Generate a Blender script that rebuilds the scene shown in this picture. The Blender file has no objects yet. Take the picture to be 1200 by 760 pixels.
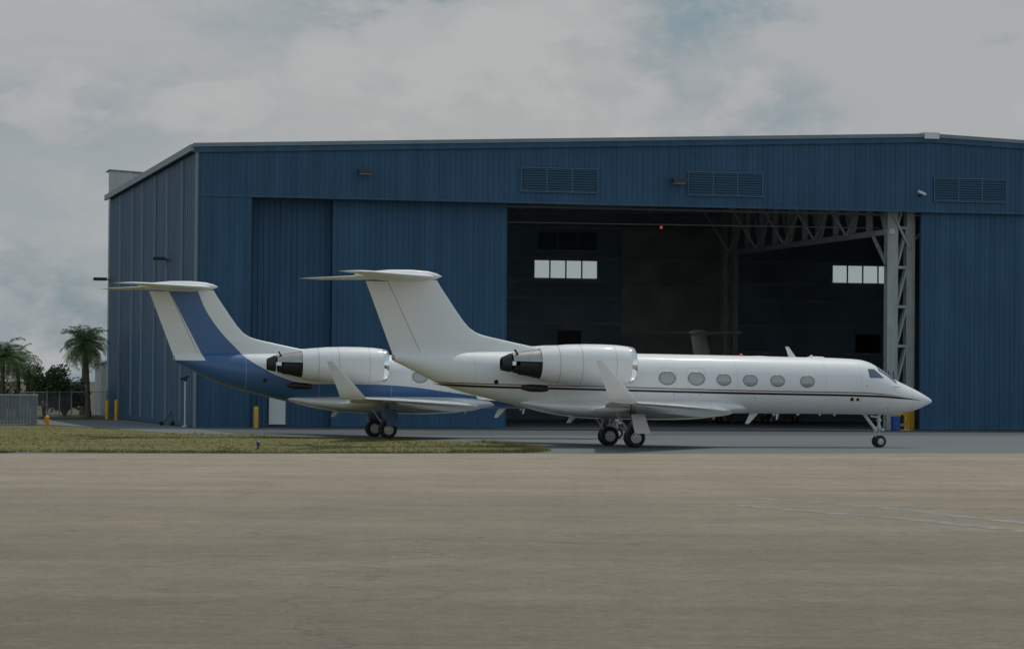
import bpy, bmesh, math, random
from mathutils import Vector, Matrix
R = math.radians
rnd = random.Random(7)
scene = bpy.context.scene
col = scene.collection

# ------------------------------------------------------------------ helpers
class MB:
    """collects shapes and links them as ONE mesh object"""
    def __init__(s): s.v = []; s.f = []; s.m = []
    def add(s, vs, fs, mi=0):
        o = len(s.v); s.v += [tuple(p) for p in vs]
        s.f += [tuple(i + o for i in f) for f in fs]; s.m += [mi] * len(fs)
    def box(s, a, b, mi=0):
        (x0, y0, z0), (x1, y1, z1) = a, b
        s.add([(x0,y0,z0),(x1,y0,z0),(x1,y1,z0),(x0,y1,z0),(x0,y0,z1),(x1,y0,z1),(x1,y1,z1),(x0,y1,z1)],
              [(0,3,2,1),(4,5,6,7),(0,1,5,4),(1,2,6,5),(2,3,7,6),(3,0,4,7)], mi)
    def bar(s, p, q, w, h, mi=0, up=(0,0,1)):
        """rectangular bar from p to q"""
        p = Vector(p); q = Vector(q); d = (q - p).normalized(); u = Vector(up)
        if abs(d.dot(u)) > .99: u = Vector((0,1,0))
        a = d.cross(u).normalized() * w / 2; b = a.cross(d).normalized() * h / 2
        vs = [p-a-b, p+a-b, p+a+b, p-a+b, q-a-b, q+a-b, q+a+b, q-a+b]
        s.add(vs, [(0,1,2,3),(7,6,5,4),(0,4,5,1),(1,5,6,2),(2,6,7,3),(3,7,4,0)], mi)
    def cyl(s, p, q, r1, r2=None, n=16, mi=0, caps=True):
        r2 = r1 if r2 is None else r2
        p = Vector(p); q = Vector(q); d = (q - p).normalized()
        u = Vector((0,0,1)) if abs(d.z) < .9 else Vector((1,0,0))
        a = d.cross(u).normalized(); b = d.cross(a)
        vs = []
        for c, r in ((p, r1), (q, r2)):
            for i in range(n):
                t = 2*math.pi*i/n; vs.append(c + (a*math.cos(t) + b*math.sin(t))*r)
        fs = [(i, (i+1) % n, n+(i+1) % n, n+i) for i in range(n)]
        if caps: fs += [tuple(range(n))[::-1], tuple(range(n, 2*n))]
        s.add(vs, fs, mi)
    def lathe(s, prof, c, ax='z', n=24, mi=0):
        """prof: list of (r, h[, material])"""
        vs = []; fs = []; ms = []
        for p in prof:
            for i in range(n):
                t = 2*math.pi*i/n; a, b, h = p[0]*math.cos(t), p[0]*math.sin(t), p[1]
                vs.append({'z': (c[0]+a, c[1]+b, c[2]+h), 'y': (c[0]+a, c[1]+h, c[2]+b), 'x': (c[0]+h, c[1]+a, c[2]+b)}[ax])
        o = len(s.v); s.v += vs
        for k in range(len(prof)-1):
            m = prof[k][2] if len(prof[k]) > 2 else mi
            for i in range(n):
                s.f.append((o+k*n+i, o+k*n+(i+1) % n, o+(k+1)*n+(i+1) % n, o+(k+1)*n+i)); s.m.append(m)
    def loft(s, rings, mi=0, caps=True, closed=True):
        n = len(rings[0]); o = len(s.v)
        for r in rings: s.v += [tuple(p) for p in r]
        for k in range(len(rings)-1):
            for i in range(n if closed else n-1):
                j = (i+1) % n
                s.f.append((o+k*n+i, o+k*n+j, o+(k+1)*n+j, o+(k+1)*n+i)); s.m.append(mi)
        if caps:
            s.f.append(tuple(o+i for i in range(n))[::-1]); s.m.append(mi)
            e = o+(len(rings)-1)*n; s.f.append(tuple(e+i for i in range(n))); s.m.append(mi)
    def build(s, name, mats, parent=None, smooth=None, fix=True):
        me = bpy.data.meshes.new(name); me.from_pydata(s.v, [], s.f)
        mats = mats if isinstance(mats, (list, tuple)) else [mats]
        for m in mats: me.materials.append(m)
        me.polygons.foreach_set('material_index', s.m)
        if fix:
            bm = bmesh.new(); bm.from_mesh(me); bmesh.ops.recalc_face_normals(bm, faces=bm.faces); bm.to_mesh(me); bm.free()
        if smooth is not None:
            me.polygons.foreach_set('use_smooth', [True]*len(me.polygons)); me.set_sharp_from_angle(angle=R(smooth))
        me.update()
        o = bpy.data.objects.new(name, me); col.objects.link(o)
        if parent: o.parent = parent
        return o

def tag(o, label=None, cat=None, group=None, kind=None):
    if label: o['label'] = label
    if cat: o['category'] = cat
    if group: o['group'] = group
    if kind: o['kind'] = kind
    return o
def empty(name, loc, rz=0, sc=1):
    o = bpy.data.objects.new(name, None); col.objects.link(o)
    o.location = loc; o.rotation_euler.z = rz; o.scale = (sc, sc, sc); o.empty_display_size = .5
    return o
def copy_tree(o, parent=None):
    c = o.copy(); col.objects.link(c)
    if parent: c.parent = parent
    for ch in list(o.children): copy_tree(ch, c)
    return c

# ------------------------------------------------------------------ materials
def mat(name, c, rough=.6, metal=0, spec=.5, coat=0, noise=None, bump=None, streak=None):
    """noise=(scale, amount), bump=(scale, strength), streak=(scale vector, amount): weathering in object space"""
    m = bpy.data.materials.new(name); m.use_nodes = True; nt = m.node_tree; N = nt.nodes; L = nt.links
    b = N['Principled BSDF']; b.inputs['Base Color'].default_value = (*c, 1); b.inputs['Roughness'].default_value = rough
    b.inputs['Metallic'].default_value = metal; b.inputs['Specular IOR Level'].default_value = spec
    b.inputs['Coat Weight'].default_value = coat; b.inputs['Coat Roughness'].default_value = .08
    tc = N.new('ShaderNodeTexCoord'); last = None
    def layer(scale, amt, vec=(1,1,1), det=5):
        nonlocal last
        mp = N.new('ShaderNodeMapping'); mp.inputs['Scale'].default_value = vec; L.new(tc.outputs['Object'], mp.inputs['Vector'])
        nz = N.new('ShaderNodeTexNoise'); nz.inputs['Scale'].default_value = scale; nz.inputs['Detail'].default_value = det
        L.new(mp.outputs['Vector'], nz.inputs['Vector'])
        mr = N.new('ShaderNodeMapRange'); mr.inputs['From Min'].default_value = .3; mr.inputs['From Max'].default_value = .7
        mr.inputs['To Min'].default_value = 1-amt; mr.inputs['To Max'].default_value = 1+amt; L.new(nz.outputs['Fac'], mr.inputs['Value'])
        mx = N.new('ShaderNodeMix'); mx.data_type = 'RGBA'; mx.blend_type = 'MULTIPLY'; mx.inputs['Factor'].default_value = 1
        if last is None: mx.inputs[6].default_value = (*c, 1)
        else: L.new(last, mx.inputs[6])
        L.new(mr.outputs['Result'], mx.inputs[7]); last = mx.outputs[2]
    if noise: layer(*noise)
    if streak: layer(1, streak[1], streak[0])
    if last is not None: L.new(last, b.inputs['Base Color'])
    if bump:
        nz = N.new('ShaderNodeTexNoise'); nz.inputs['Scale'].default_value = bump[0]; nz.inputs['Detail'].default_value = 4
        L.new(tc.outputs['Object'], nz.inputs['Vector'])
        bp = N.new('ShaderNodeBump'); bp.inputs['Strength'].default_value = bump[1]; bp.inputs['Distance'].default_value = .05
        L.new(nz.outputs['Fac'], bp.inputs['Height']); L.new(bp.outputs['Normal'], b.inputs['Normal'])
    return m

BLUE = mat('blue_sheet_metal', (.032,.092,.166), .55, spec=.3, noise=(.25,.10), streak=((1.3,1.3,.06),.16))
BLUE2 = mat('blue_door_sheet_metal', (.032,.095,.174), .55, spec=.3, noise=(.3,.10), streak=((1.6,1.6,.08),.15))
TRIM = mat('grey_blue_trim', (.17,.22,.26), .5, noise=(.8,.08))
PIPE = mat('pale_blue_grey_pipe', (.26,.32,.36), .5)
VFRAME = mat('blue_vent_frame', (.055,.12,.19), .5)
LOUVER = mat('dark_blue_louver', (.018,.062,.115), .55)
INNER = mat('dark_inner_sheet', (.30,.43,.51), .8, noise=(.4,.2))
INNERW = mat('brown_inner_panel', (.46,.50,.46), .8, noise=(.5,.2))
TRUSSM = mat('light_truss_paint', (.58,.61,.59), .6, noise=(1.5,.1))
STEEL = mat('grey_steel_paint', (.37,.40,.39), .6, noise=(1.5,.1), streak=((4,4,.2),.1))
STEELK = mat('dark_steel_paint', (.13,.135,.13), .7, noise=(1.5,.15))
STEELD = mat('dim_steel_paint', (.34,.36,.34), .7, noise=(1.5,.15))
ROOF = mat('roof_sheet', (.30,.33,.35), .6, noise=(.2,.1))
YEL = mat('yellow_paint', (.60,.34,.02), .5, noise=(3,.15))
ORNG = mat('orange_yellow_paint', (.62,.27,.03), .5, noise=(6,.15))
BLUEB = mat('blue_plastic', (.012,.06,.30), .35)
WHITE = mat('white_aircraft_paint', (.75,.76,.765), .5, coat=.05, noise=(.5,.015))
BELLY = mat('white_belly_paint', (.72,.73,.73), .25, coat=1, noise=(1.2,.05))
WPANEL = mat('white_panel_paint', (.62,.64,.64), .5, noise=(2,.05))
SHADEW = mat('window_with_shade', (.36,.38,.38), .12, coat=.8)
WGLASS = mat('cabin_glass', (.20,.22,.23), .08, coat=1)
FSEAM = mat('faint_panel_seam', (.55,.56,.565), .5)
SEAM = mat('panel_seam', (.42,.43,.44), .5)
RIM = mat('window_rim_metal', (.26,.27,.275), .35, metal=.3)
SCREEN = mat('cockpit_glass', (.06,.10,.15), .05, coat=1)
BLACK = mat('black_trim', (.012,.013,.015), .4)
TANS = mat('bronze_stripe', (.17,.115,.085), .35)
BLKS = mat('dark_stripe', (.025,.014,.014), .3)
TYRE = mat('tyre_rubber', (.018,.018,.019), .8, noise=(9,.2))
HUB = mat('wheel_hub_metal', (.66,.68,.69), .4, metal=.1)
GEAR = mat('gear_leg_paint', (.52,.54,.54), .4, noise=(4,.15))
GEARD = mat('oily_gear_metal', (.10,.105,.11), .4, metal=.5)
LIP = mat('polished_lip_metal', (.85,.86,.87), .08, metal=1)
FAN = mat('fan_dark_metal', (.06,.065,.07), .35, metal=.8)
NOZ = mat('nozzle_metal', (.40,.385,.36), .35, metal=.7, noise=(2,.12))
DARKM = mat('sooty_metal', (.03,.034,.036), .5, metal=.5)
RED = mat('red_lens', (.5,.03,.02), .2)
PALE = mat('pale_wall_sheet', (.42,.44,.44), .6, noise=(.5,.06), streak=((2,2,.1),.06))
GREYF = mat('grey_slat_metal', (.17,.19,.205), .6, noise=(1,.1), streak=((5,5,.3),.1))
GALV = mat('galvanised_metal', (.36,.38,.39), .5, metal=.4)
DARKLAMP = mat('dark_lamp_housing', (.03,.033,.035), .5)
CAMW = mat('pale_camera_housing', (.6,.6,.58), .4)
BARK = mat('palm_bark', (.11,.085,.062), .9, noise=(5,.3), bump=(8,.5))
FROND = mat('palm_frond', (.085,.160,.048), .55, noise=(1.2,.35))
FROND2 = mat('dry_palm_frond', (.15,.15,.055), .6, noise=(1.2,.3))
LEAF = mat('bush_leaf', (.080,.125,.042), .6, noise=(.9,.4))
LEAFD = mat('dark_bush_leaf', (.060,.105,.042), .6, noise=(.9,.4))
BLADE = mat('grass_blade', (.225,.185,.055), .7, noise=(.35,.35))
BLADEG = mat('green_grass_blade', (.165,.155,.045), .7, noise=(.35,.35))

# glass of the rear windows
GLASS = bpy.data.materials.new('window_glass'); GLASS.use_nodes = True
_n = GLASS.node_tree; _n.nodes.clear()
_o = _n.nodes.new('ShaderNodeOutputMaterial'); _t = _n.nodes.new('ShaderNodeBsdfTransparent'); _g = _n.nodes.new('ShaderNodeBsdfGlossy')
_t.inputs['Color'].default_value = (.85,.91,.90,1); _g.inputs['Roughness'].default_value = .05
_x = _n.nodes.new('ShaderNodeMixShader'); _x.inputs['Fac'].default_value = .06
_n.links.new(_t.outputs[0], _x.inputs[1]); _n.links.new(_g.outputs[0], _x.inputs[2]); _n.links.new(_x.outputs[0], _o.inputs['Surface'])
# lit red lamp
REDLIT = bpy.data.materials.new('lit_red_lamp'); REDLIT.use_nodes = True
_b = REDLIT.node_tree.nodes['Principled BSDF']; _b.inputs['Base Color'].default_value = (.5,.05,.02,1)
_b.inputs['Emission Color'].default_value = (1,.16,.05,1); _b.inputs['Emission Strength'].default_value = .7

def ground_mat(name, c1, c2, scale, rough=.85, streak=None, spots=None, bump=.2, cracks=None, spec=.3, marks=None, y_tone=None):
    """mottled ground: two colours by large noise, rotated streaks, fine grain"""
    m = bpy.data.materials.new(name); m.use_nodes = True; nt = m.node_tree; N = nt.nodes; L = nt.links
    b = N['Principled BSDF']; b.inputs['Roughness'].default_value = rough; b.inputs['Specular IOR Level'].default_value = spec
    tc = N.new('ShaderNodeTexCoord')
    def noise(sc, det=6, vec=(1,1,1), rot=0, rg=.55):
        mp = N.new('ShaderNodeMapping'); mp.inputs['Scale'].default_value = vec; mp.inputs['Rotation'].default_value = (0,0,rot)
        L.new(tc.outputs['Object'], mp.inputs['Vector'])
        nz = N.new('ShaderNodeTexNoise'); nz.inputs['Scale'].default_value = sc; nz.inputs['Detail'].default_value = det; nz.inputs['Roughness'].default_value = rg
        L.new(mp.outputs['Vector'], nz.inputs['Vector']); return nz.outputs['Fac']
    def rng(x, a, bb, c, d):
        mr = N.new('ShaderNodeMapRange'); L.new(x, mr.inputs['Value'])
        for k, v in zip(('From Min','From Max','To Min','To Max'), (a,bb,c,d)): mr.inputs[k].default_value = v
        return mr.outputs['Result']
    mx = N.new('ShaderNodeMix'); mx.data_type = 'RGBA'; mx.inputs[6].default_value = (*c1,1); mx.inputs[7].default_value = (*c2,1)
    L.new(rng(noise(scale), .3, .7, 0, 1), mx.inputs['Factor']); cur = mx.outputs[2]
    def mul(fac):
        nonlocal cur
        q = N.new('ShaderNodeMix'); q.data_type = 'RGBA'; q.blend_type = 'MULTIPLY'; q.inputs['Factor'].default_value = 1
        L.new(cur, q.inputs[6]); L.new(fac, q.inputs[7]); cur = q.outputs[2]
    mul(rng(noise(14, 8, rg=.75), .25, .75, .86, 1.14))            # grain
    mul(rng(noise(1.7, 5), .3, .7, .93, 1.07))
    if streak:
        for vec, rot, amt in streak: mul(rng(noise(1, 6, vec, rot), .34, .66, 1-amt, 1+amt))
    if spots: mul(rng(noise(spots[0], 3, spots[2] if len(spots) > 2 else (1,1,1)), .66, .74, 1, spots[1]))
    if marks:
        for sc, vec, rot, thr, val in marks: mul(rng(noise(sc, 3, vec, rot), thr, thr+.06, 1, val))
    if cracks:
        nz = N.new('ShaderNodeTexNoise'); nz.inputs['Scale'].default_value = .5; nz.inputs['Detail'].default_value = 6; L.new(tc.outputs['Object'], nz.inputs['Vector'])
        sc = N.new('ShaderNodeVectorMath'); sc.operation = 'SCALE'; sc.inputs['Scale'].default_value = 5; L.new(nz.outputs['Color'], sc.inputs[0])
        va = N.new('ShaderNodeVectorMath'); va.operation = 'ADD'; L.new(tc.outputs['Object'], va.inputs[0]); L.new(sc.outputs[0], va.inputs[1])
        vo = N.new('ShaderNodeTexVoronoi'); vo.feature = 'DISTANCE_TO_EDGE'; vo.inputs['Scale'].default_value = cracks; L.new(va.outputs[0], vo.inputs['Vector'])
        mul(rng(vo.outputs['Distance'], .0, .004, .70, 1))
        mul(rng(noise(.35, 4), .62, .72, 1, .84))                 # oil and water stains
    if y_tone:  # darker towards low y, edge broken up by noise
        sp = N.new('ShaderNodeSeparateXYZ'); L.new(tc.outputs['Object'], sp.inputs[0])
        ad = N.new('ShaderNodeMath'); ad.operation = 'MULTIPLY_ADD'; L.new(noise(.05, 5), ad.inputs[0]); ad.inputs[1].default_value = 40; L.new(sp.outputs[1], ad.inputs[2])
        mul(rng(ad.outputs[0], y_tone[0]+20, y_tone[1]+20, y_tone[2], 1))
    L.new(cur, b.inputs['Base Color'])
    bp = N.new('ShaderNodeBump'); bp.inputs['Strength'].default_value = bump; bp.inputs['Distance'].default_value = .02
    L.new(noise(9, 6, rg=.7), bp.inputs['Height']); L.new(bp.outputs['Normal'], b.inputs['Normal'])
    return m
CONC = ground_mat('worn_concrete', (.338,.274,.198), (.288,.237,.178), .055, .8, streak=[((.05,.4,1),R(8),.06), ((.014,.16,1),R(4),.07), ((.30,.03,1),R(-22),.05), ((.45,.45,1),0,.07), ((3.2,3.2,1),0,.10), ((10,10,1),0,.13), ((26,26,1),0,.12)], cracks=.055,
                  marks=[(1,(.05,1.1,1),R(6),.66,.80),(1,(.09,.8,1),R(-3),.66,1.25), (1,(.25,.9,1),R(10),.68,.74),(.6,(1,1,1),0,.70,.86)], y_tone=(18,95,.52))
ASPH = ground_mat('grey_pavement', (.165,.181,.188), (.148,.163,.170), .08, .85, streak=[((.02,.6,1),R(14),.07), ((.05,.9,1),R(12),.05)], marks=[(1,(.02,.5,1),R(15),.64,.82)])
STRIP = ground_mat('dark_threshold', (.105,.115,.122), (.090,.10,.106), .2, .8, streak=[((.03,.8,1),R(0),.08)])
FLOOR = ground_mat('hangar_floor_slab', (.30,.32,.33), (.26,.28,.29), .2, .5)
EARTH = ground_mat('dry_earth', (.105,.10,.062), (.075,.078,.042), .05, .95, spots=(.4,.8))
TURF = ground_mat('turf', (.200,.168,.055), (.110,.112,.034), .12, .95, streak=[((.03,.35,1),R(14),.18)], spots=(.5,.75))
PAINT = ground_mat('worn_white_paint', (.37,.375,.355), (.31,.305,.28), .5, .7, spots=(.9,.75))

# ------------------------------------------------------------------ setting
A = Vector((-18.946, 178.817, 0)); PH = R(13.5)        # front left corner of the hangar, its heading
def H(u, v, z=0):                                         # hangar frame -> world
    return Vector((A.x + u*math.cos(PH) - v*math.sin(PH), A.y + u*math.sin(PH) + v*math.cos(PH), z))
def sheet(name, pts, z, m, kind='structure'):
    b = MB(); b.add([(p[0], p[1], z) for p in pts], [tuple(range(len(pts)))])
    o = b.build(name, m, fix=False)
    if o.data.polygons[0].normal.z < 0: o.data.flip_normals()
    return tag(o, kind=kind)
sheet('ground', [(-6000,-300),(6000,-300),(6000,9000),(-6000,9000)], -.02, EARTH)
edge = [(-260,28.5),(-60,97.5),(-19.1,111.5),(1.1,118.4),(10.55,122.3),(21.6,126.3),(60,140),(200,190)]
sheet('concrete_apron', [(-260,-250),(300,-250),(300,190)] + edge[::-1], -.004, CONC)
sheet('pavement', edge[2:7] + [(120,161),H(120,-1),H(120,-.2),H(-.6,-.2),H(-.6,30),H(-9,30),H(-9.5,16),H(-5.4,-6),H(-3.84,-19.6),H(-10,-50)], 0, ASPH)
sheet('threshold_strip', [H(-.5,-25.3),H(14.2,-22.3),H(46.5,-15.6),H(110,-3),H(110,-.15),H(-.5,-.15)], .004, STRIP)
sheet('hangar_floor', [H(.1,-.15),H(93.4,-.15),H(93.4,51),H(.1,51)], .006, FLOOR)
grass_poly = [(-45,12),(-11.4,1.6),(-8.4,.9),(-5.6,-6.2),(-3.84,-19.6),(-.35,-23.9),(1.43,-29.4),(6.2,-34),(7.84,-41.8),(7.9,-50.9),(6.5,-59.8),(5.2,-62.2),(-.5,-63.6),(-6,-64.2),(-10.9,-64.0),(-15.7,-63.2),(-45,-57)]
sheet('grass_island', [H(*p) for p in grass_poly], .008, TURF)
# service road behind the grass
sheet('service_road', [H(-40,22),H(-9.6,16),H(-9.1,30),H(-36,38)], .002, ASPH)

def inside(p, poly):
    c = False; j = len(poly)-1
    for i in range(len(poly)):
        if (poly[i][1] > p[1]) != (poly[j][1] > p[1]) and p[0] < (poly[j][0]-poly[i][0])*(p[1]-poly[i][1])/(poly[j][1]-poly[i][1])+poly[i][0]: c = not c
        j = i
    return c
b = MB(); n = 0
while n < 60000:
    p = (rnd.uniform(-26, 8.5), -64.4 + 68*rnd.random()**1.7)
    if not inside(p, grass_poly): continue
    n += 1; w = H(*p, .008); a = rnd.uniform(0, math.pi); h = rnd.uniform(.01,.03)*(1.8 if rnd.random() < .03 else 1); s = rnd.uniform(.012,.04)
    dx, dy = math.cos(a)*s, math.sin(a)*s; tx, ty = rnd.gauss(0,.045), rnd.gauss(0,.045)
    b.add([(w.x-dx,w.y-dy,.008),(w.x+dx,w.y+dy,.008),(w.x+dx*.3+tx,w.y+dy*.3+ty,h),(w.x-dx*.3+tx,w.y-dy*.3+ty,h*.9)], [(0,1,2,3)], 0 if rnd.random() < .55 else 1)
def tuft(u, v, h):
    w = H(u, v, .008)
    for k in range(7):
        a = rnd.uniform(0, 6.28); dx, dy = math.cos(a)*.012, math.sin(a)*.012; x, y = w.x+rnd.gauss(0,.05), w.y+rnd.gauss(0,.05); tx, ty = rnd.gauss(0,.05), rnd.gauss(0,.05); hh = h*rnd.uniform(.6,1.1)
        b.add([(x-dx,y-dy,.008),(x+dx,y+dy,.008),(x+tx,y+ty,hh)], [(0,1,2)], 0 if rnd.random() < .6 else 1)
rim = [(-22,-61.8),(-15.7,-63.2),(-10.9,-64.0),(-6,-64.2),(-.5,-63.6),(5.2,-62.2),(6.5,-59.8),(7.9,-50.9),(7.84,-41.8)]
for i in range(3600):
    j = min(int(rnd.random()*8), 7); f = rnd.random(); p, q = rim[j], rim[j+1]
    u, v = p[0]+(q[0]-p[0])*f, p[1]+(q[1]-p[1])*f
    dens = math.sin(u*1.7+math.sin(u*.6)*3)
    if dens < -.3 and rnd.random() < .7: continue
    tuft(u+rnd.gauss(0,.12), v+rnd.gauss(.1,.16), rnd.uniform(.05,.16 if u < 2 else .24))
for i in range(1500): 
    u, v = rnd.uniform(-22,7), rnd.uniform(-63,-20)
    if inside((u, v), grass_poly) and math.sin(u*.9+v*.33)+math.sin(v*.21-u*.3) > .7: tuft(u, v, rnd.uniform(.06,.16))
tag(b.build('grass', [BLADE, BLADEG], fix=False), kind='stuff')

# worn painted lines on the apron
def line(pts, w):
    b = MB(); vs = []
    for i, p in enumerate(pts):
        q = Vector(pts[min(i+1, len(pts)-1)]) - Vector(pts[max(i-1, 0)]); nrm = Vector((-q.y, q.x)).normalized()*w/2
        vs += [(p[0]+nrm.x, p[1]+nrm.y, .0005), (p[0]-nrm.x, p[1]-nrm.y, .0005)]
    b.add(vs, [(2*i, 2*i+1, 2*i+3, 2*i+2) for i in range(len(pts)-1)])
    o = b.build('painted_line', PAINT, fix=False)
    if o.data.polygons[0].normal.z < 0: o.data.flip_normals()
    return tag(o, kind='structure')
_nt = PAINT.node_tree; _p = _nt.nodes['Principled BSDF']; _out = _nt.nodes['Material Output']
_tr = _nt.nodes.new('ShaderNodeBsdfTransparent'); _ms = _nt.nodes.new('ShaderNodeMixShader'); _nz = _nt.nodes.new('ShaderNodeTexNoise'); _tcc = _nt.nodes.new('ShaderNodeTexCoord')
_nz.inputs['Scale'].default_value = 1.4; _nz.inputs['Detail'].default_value = 8; _nt.links.new(_tcc.outputs['Object'], _nz.inputs['Vector'])
_mr = _nt.nodes.new('ShaderNodeMapRange'); _mr.inputs['From Min'].default_value = .35; _mr.inputs['From Max'].default_value = .65; _mr.inputs['To Min'].default_value = .35; _mr.inputs['To Max'].default_value = .95
_nt.links.new(_nz.outputs['Fac'], _mr.inputs['Value']); _nt.links.new(_mr.outputs['Result'], _ms.inputs['Fac']); _nt.links.new(_tr.outputs[0], _ms.inputs[1]); _nt.links.new(_p.outputs[0], _ms.inputs[2]); _nt.links.new(_ms.outputs[0], _out.inputs['Surface'])
line([(5.9,73.2),(7.6,69.85),(8.8,66.75),(9.63,63.46),(10.45,60.86),(11.3,57),(12.5,52)], .48)
line([(5.2,68.5),(7.05,64.7),(8.35,62.0),(9.83,57.2),(11.4,52.3)], .48)
line([(5.0,70.1),(7.5,70.15),(12.1,70.5),(22,71.6),(60,76)], .22)

# ------------------------------------------------------------------ hangar
hang = empty('aircraft_hangar', A, PH)
tag(hang, 'large blue ribbed metal hangar with wide open doors behind the parked jets', 'hangar')
W, D, ZE, ZR, UR, ZH = 93.5, 51., 16.81, 18.66, 46.75, 13.95
def roofz(u): return ZE + (ZR-ZE)*(1 - abs(u-UR)/UR)
def ribbed(mb, u0, u1, z0, z1, v, pitch=.34, d=.045, out=-1, axis='u', thick=.06):
    """box-ribbed sheet standing in plane v (out=-1: ribs towards -v); z0, z1 numbers or functions of u"""
    f0 = z0 if callable(z0) else (lambda u: z0); f1 = z1 if callable(z1) else (lambda u: z1)
    prof = []; u = u0
    while u < u1 - 1e-6:
        for t, k in ((0,0),(.60,0),(.69,1),(.91,1)):
            if u + t*pitch < u1: prof.append((u+t*pitch, k*d*out))
        u += pitch
    prof.append((u1, 0))
    P = (lambda a, o, z: (a, v+o, z)) if axis == 'u' else (lambda a, o, z: (v+o, a, z))
    n = len(prof); vs = []
    for a, o in prof: vs += [P(a, o, f0(a)), P(a, o, f1(a))]
    fs = [(2*i, 2*i+2, 2*i+3, 2*i+1) for i in range(n-1)]
    t = -out*thick
    vs += [P(u0, t, f0(u0)), P(u0, t, f1(u0)), P(u1, t, f0(u1)), P(u1, t, f1(u1))]
    k = 2*n; fs += [(k, k+1, k+3, k+2), (0, 1, k+1, k), (2*n-2, k+2, k+3, 2*n-1)]
    mb.add(vs, fs)
b = MB(); ribbed(b, 0, W, ZH, roofz, 0); b.build('header_wall', BLUE, hang, fix=False)
for u0, u1 in ((0,3.35),(W-3.35,W)):
    b = MB(); ribbed(b, u0, u1, 0, ZH-.003, 0); b.build('front_wall', BLUE, hang, fix=False)
b = MB(); ribbed(b, .05, D, 0, ZE-.05, 0, out=-1, axis='v', pitch=.9, d=.03); b.build('side_wall', BLUE, hang, fix=False)
b = MB(); ribbed(b, .05, D, 0, ZE-.05, W, out=1, axis='v', pitch=.9, d=.03); b.build('side_wall', BLUE, hang, fix=False)
# corner post and lower flashing
for u0, u1 in ((-.10,.06),(W-.06,W+.10)):
    b = MB(); b.box((u0,-.09,0),(u1,.05,ZE-.3)); b.build('corner_trim', TRIM, hang)
b = MB(); b.box((.06,-.075,ZH-.10),(W-.06,-.055,ZH+.04)); b.build('header_flashing', BLUE, hang)
# downpipes of the side wall
for v in (42.4, 34.2, 28.0, 20.6, 13.8, 6.3):
    b = MB(); b.box((-.17, v-.05, .3), (-.055, v+.05, ZE-.4)); b.build('downpipe', PIPE, hang)
# roof with fascia
b = MB()
for s in (0, 1):
    u0, u1 = (-.25, UR) if s == 0 else (UR, W+.25)
    z0, z1 = (ZE-.01, ZR) if s == 0 else (ZR, ZE-.01)
    b.add([(u0,-.16,z0+.02),(u1,-.16,z1+.02),(u1,D+.2,z1+.02),(u0,D+.2,z0+.02),(u0,-.16,z0+.18),(u1,-.16,z1+.18),(u1,D+.2,z1+.18),(u0,D+.2,z0+.18)],
          [(0,3,2,1),(4,5,6,7),(0,1,5,4),(1,2,6,5),(2,3,7,6),(3,0,4,7)])
b.build('roof', ROOF, hang)
for s in (0, 1):
    b = MB(); u0, u1, z0, z1 = (-.28,UR,ZE,ZR) if s == 0 else (UR,W+.28,ZR,ZE)
    def sl(v0, v1, a, c):
        b.add([(u0,v0,z0+a),(u1,v0,z1+a),(u1,v1,z1+a),(u0,v1,z0+a),(u0,v0,z0+c),(u1,v0,z1+c),(u1,v1,z1+c),(u0,v1,z0+c)], [(0,3,2,1),(4,5,6,7),(0,1,5,4),(1,2,6,5),(2,3,7,6),(3,0,4,7)])
    sl(-.24, -.165, -.03, .20); b.build('fascia', TRIM, hang)
    b = MB(); sl(-.15, -.07, -.36, -.035); b.build('fascia_board', BLUE, hang)
b = MB(); b.box((-.42,-.2,ZE-.28),(-.255,D+.2,ZE+.12)); b.build('gutter', TRIM, hang)
b = MB(); b.box((W+.255,-.2,ZE-.28),(W+.42,D+.2,ZE+.12)); b.build('gutter', TRIM, hang)
b = MB(); b.box((UR-.5,-.30,ZR-.14),(UR+.5,-.245,ZR+.24)); b.box((UR-.55,-.235,ZR+.19),(UR+.55,.6,ZR+.27))
rc = b.build('ridge_cap', WPANEL, hang)
# louvred vents
def vent(u0, u1, z0, z1):
    b = MB(); f = .06
    b.box((u0-f,-.14,z0-f),(u1+f,-.05,z0)); b.box((u0-f,-.14,z1),(u1+f,-.05,z1+f)); b.box((u0-f,-.14,z0),(u0,-.05,z1)); b.box((u1,-.14,z0),(u1+f,-.05,z1))
    w = (u1-u0)/3
    for k in (1, 2): b.box((u0+k*w-.03,-.13,z0),(u0+k*w+.03,-.05,z1))
    fr = b.build('louver_vent', VFRAME, hang)
    for k in range(3):
        b = MB(); a, c = u0+k*w+.035, u0+(k+1)*w-.035
        b.box((a,-.052,z0+.002),(c,-.048,z1-.002))
        n = 9; h = (z1-z0)/n
        for i in range(n):
            z = z0 + i*h
            b.add([(a,-.125,z+.01),(c,-.125,z+.01),(c,-.065,z+h-.02),(a,-.065,z+h-.02),(a,-.135,z+.035),(c,-.135,z+.035),(c,-.075,z+h),(a,-.075,z+h)],
                  [(0,1,2,3),(7,6,5,4),(0,4,5,1),(3,2,6,7),(0,3,7,4),(1,5,6,2)])
        b.build('slat_panel', LOUVER, fr)
for u0, u1 in ((4.0,8.8), (20.0,24.8), (30.7,35.5), (47.05,51.85), (62,66.8), (76,80.8)): vent(u0, u1, 14.62, 16.02) if u0 > 5 else None
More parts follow.
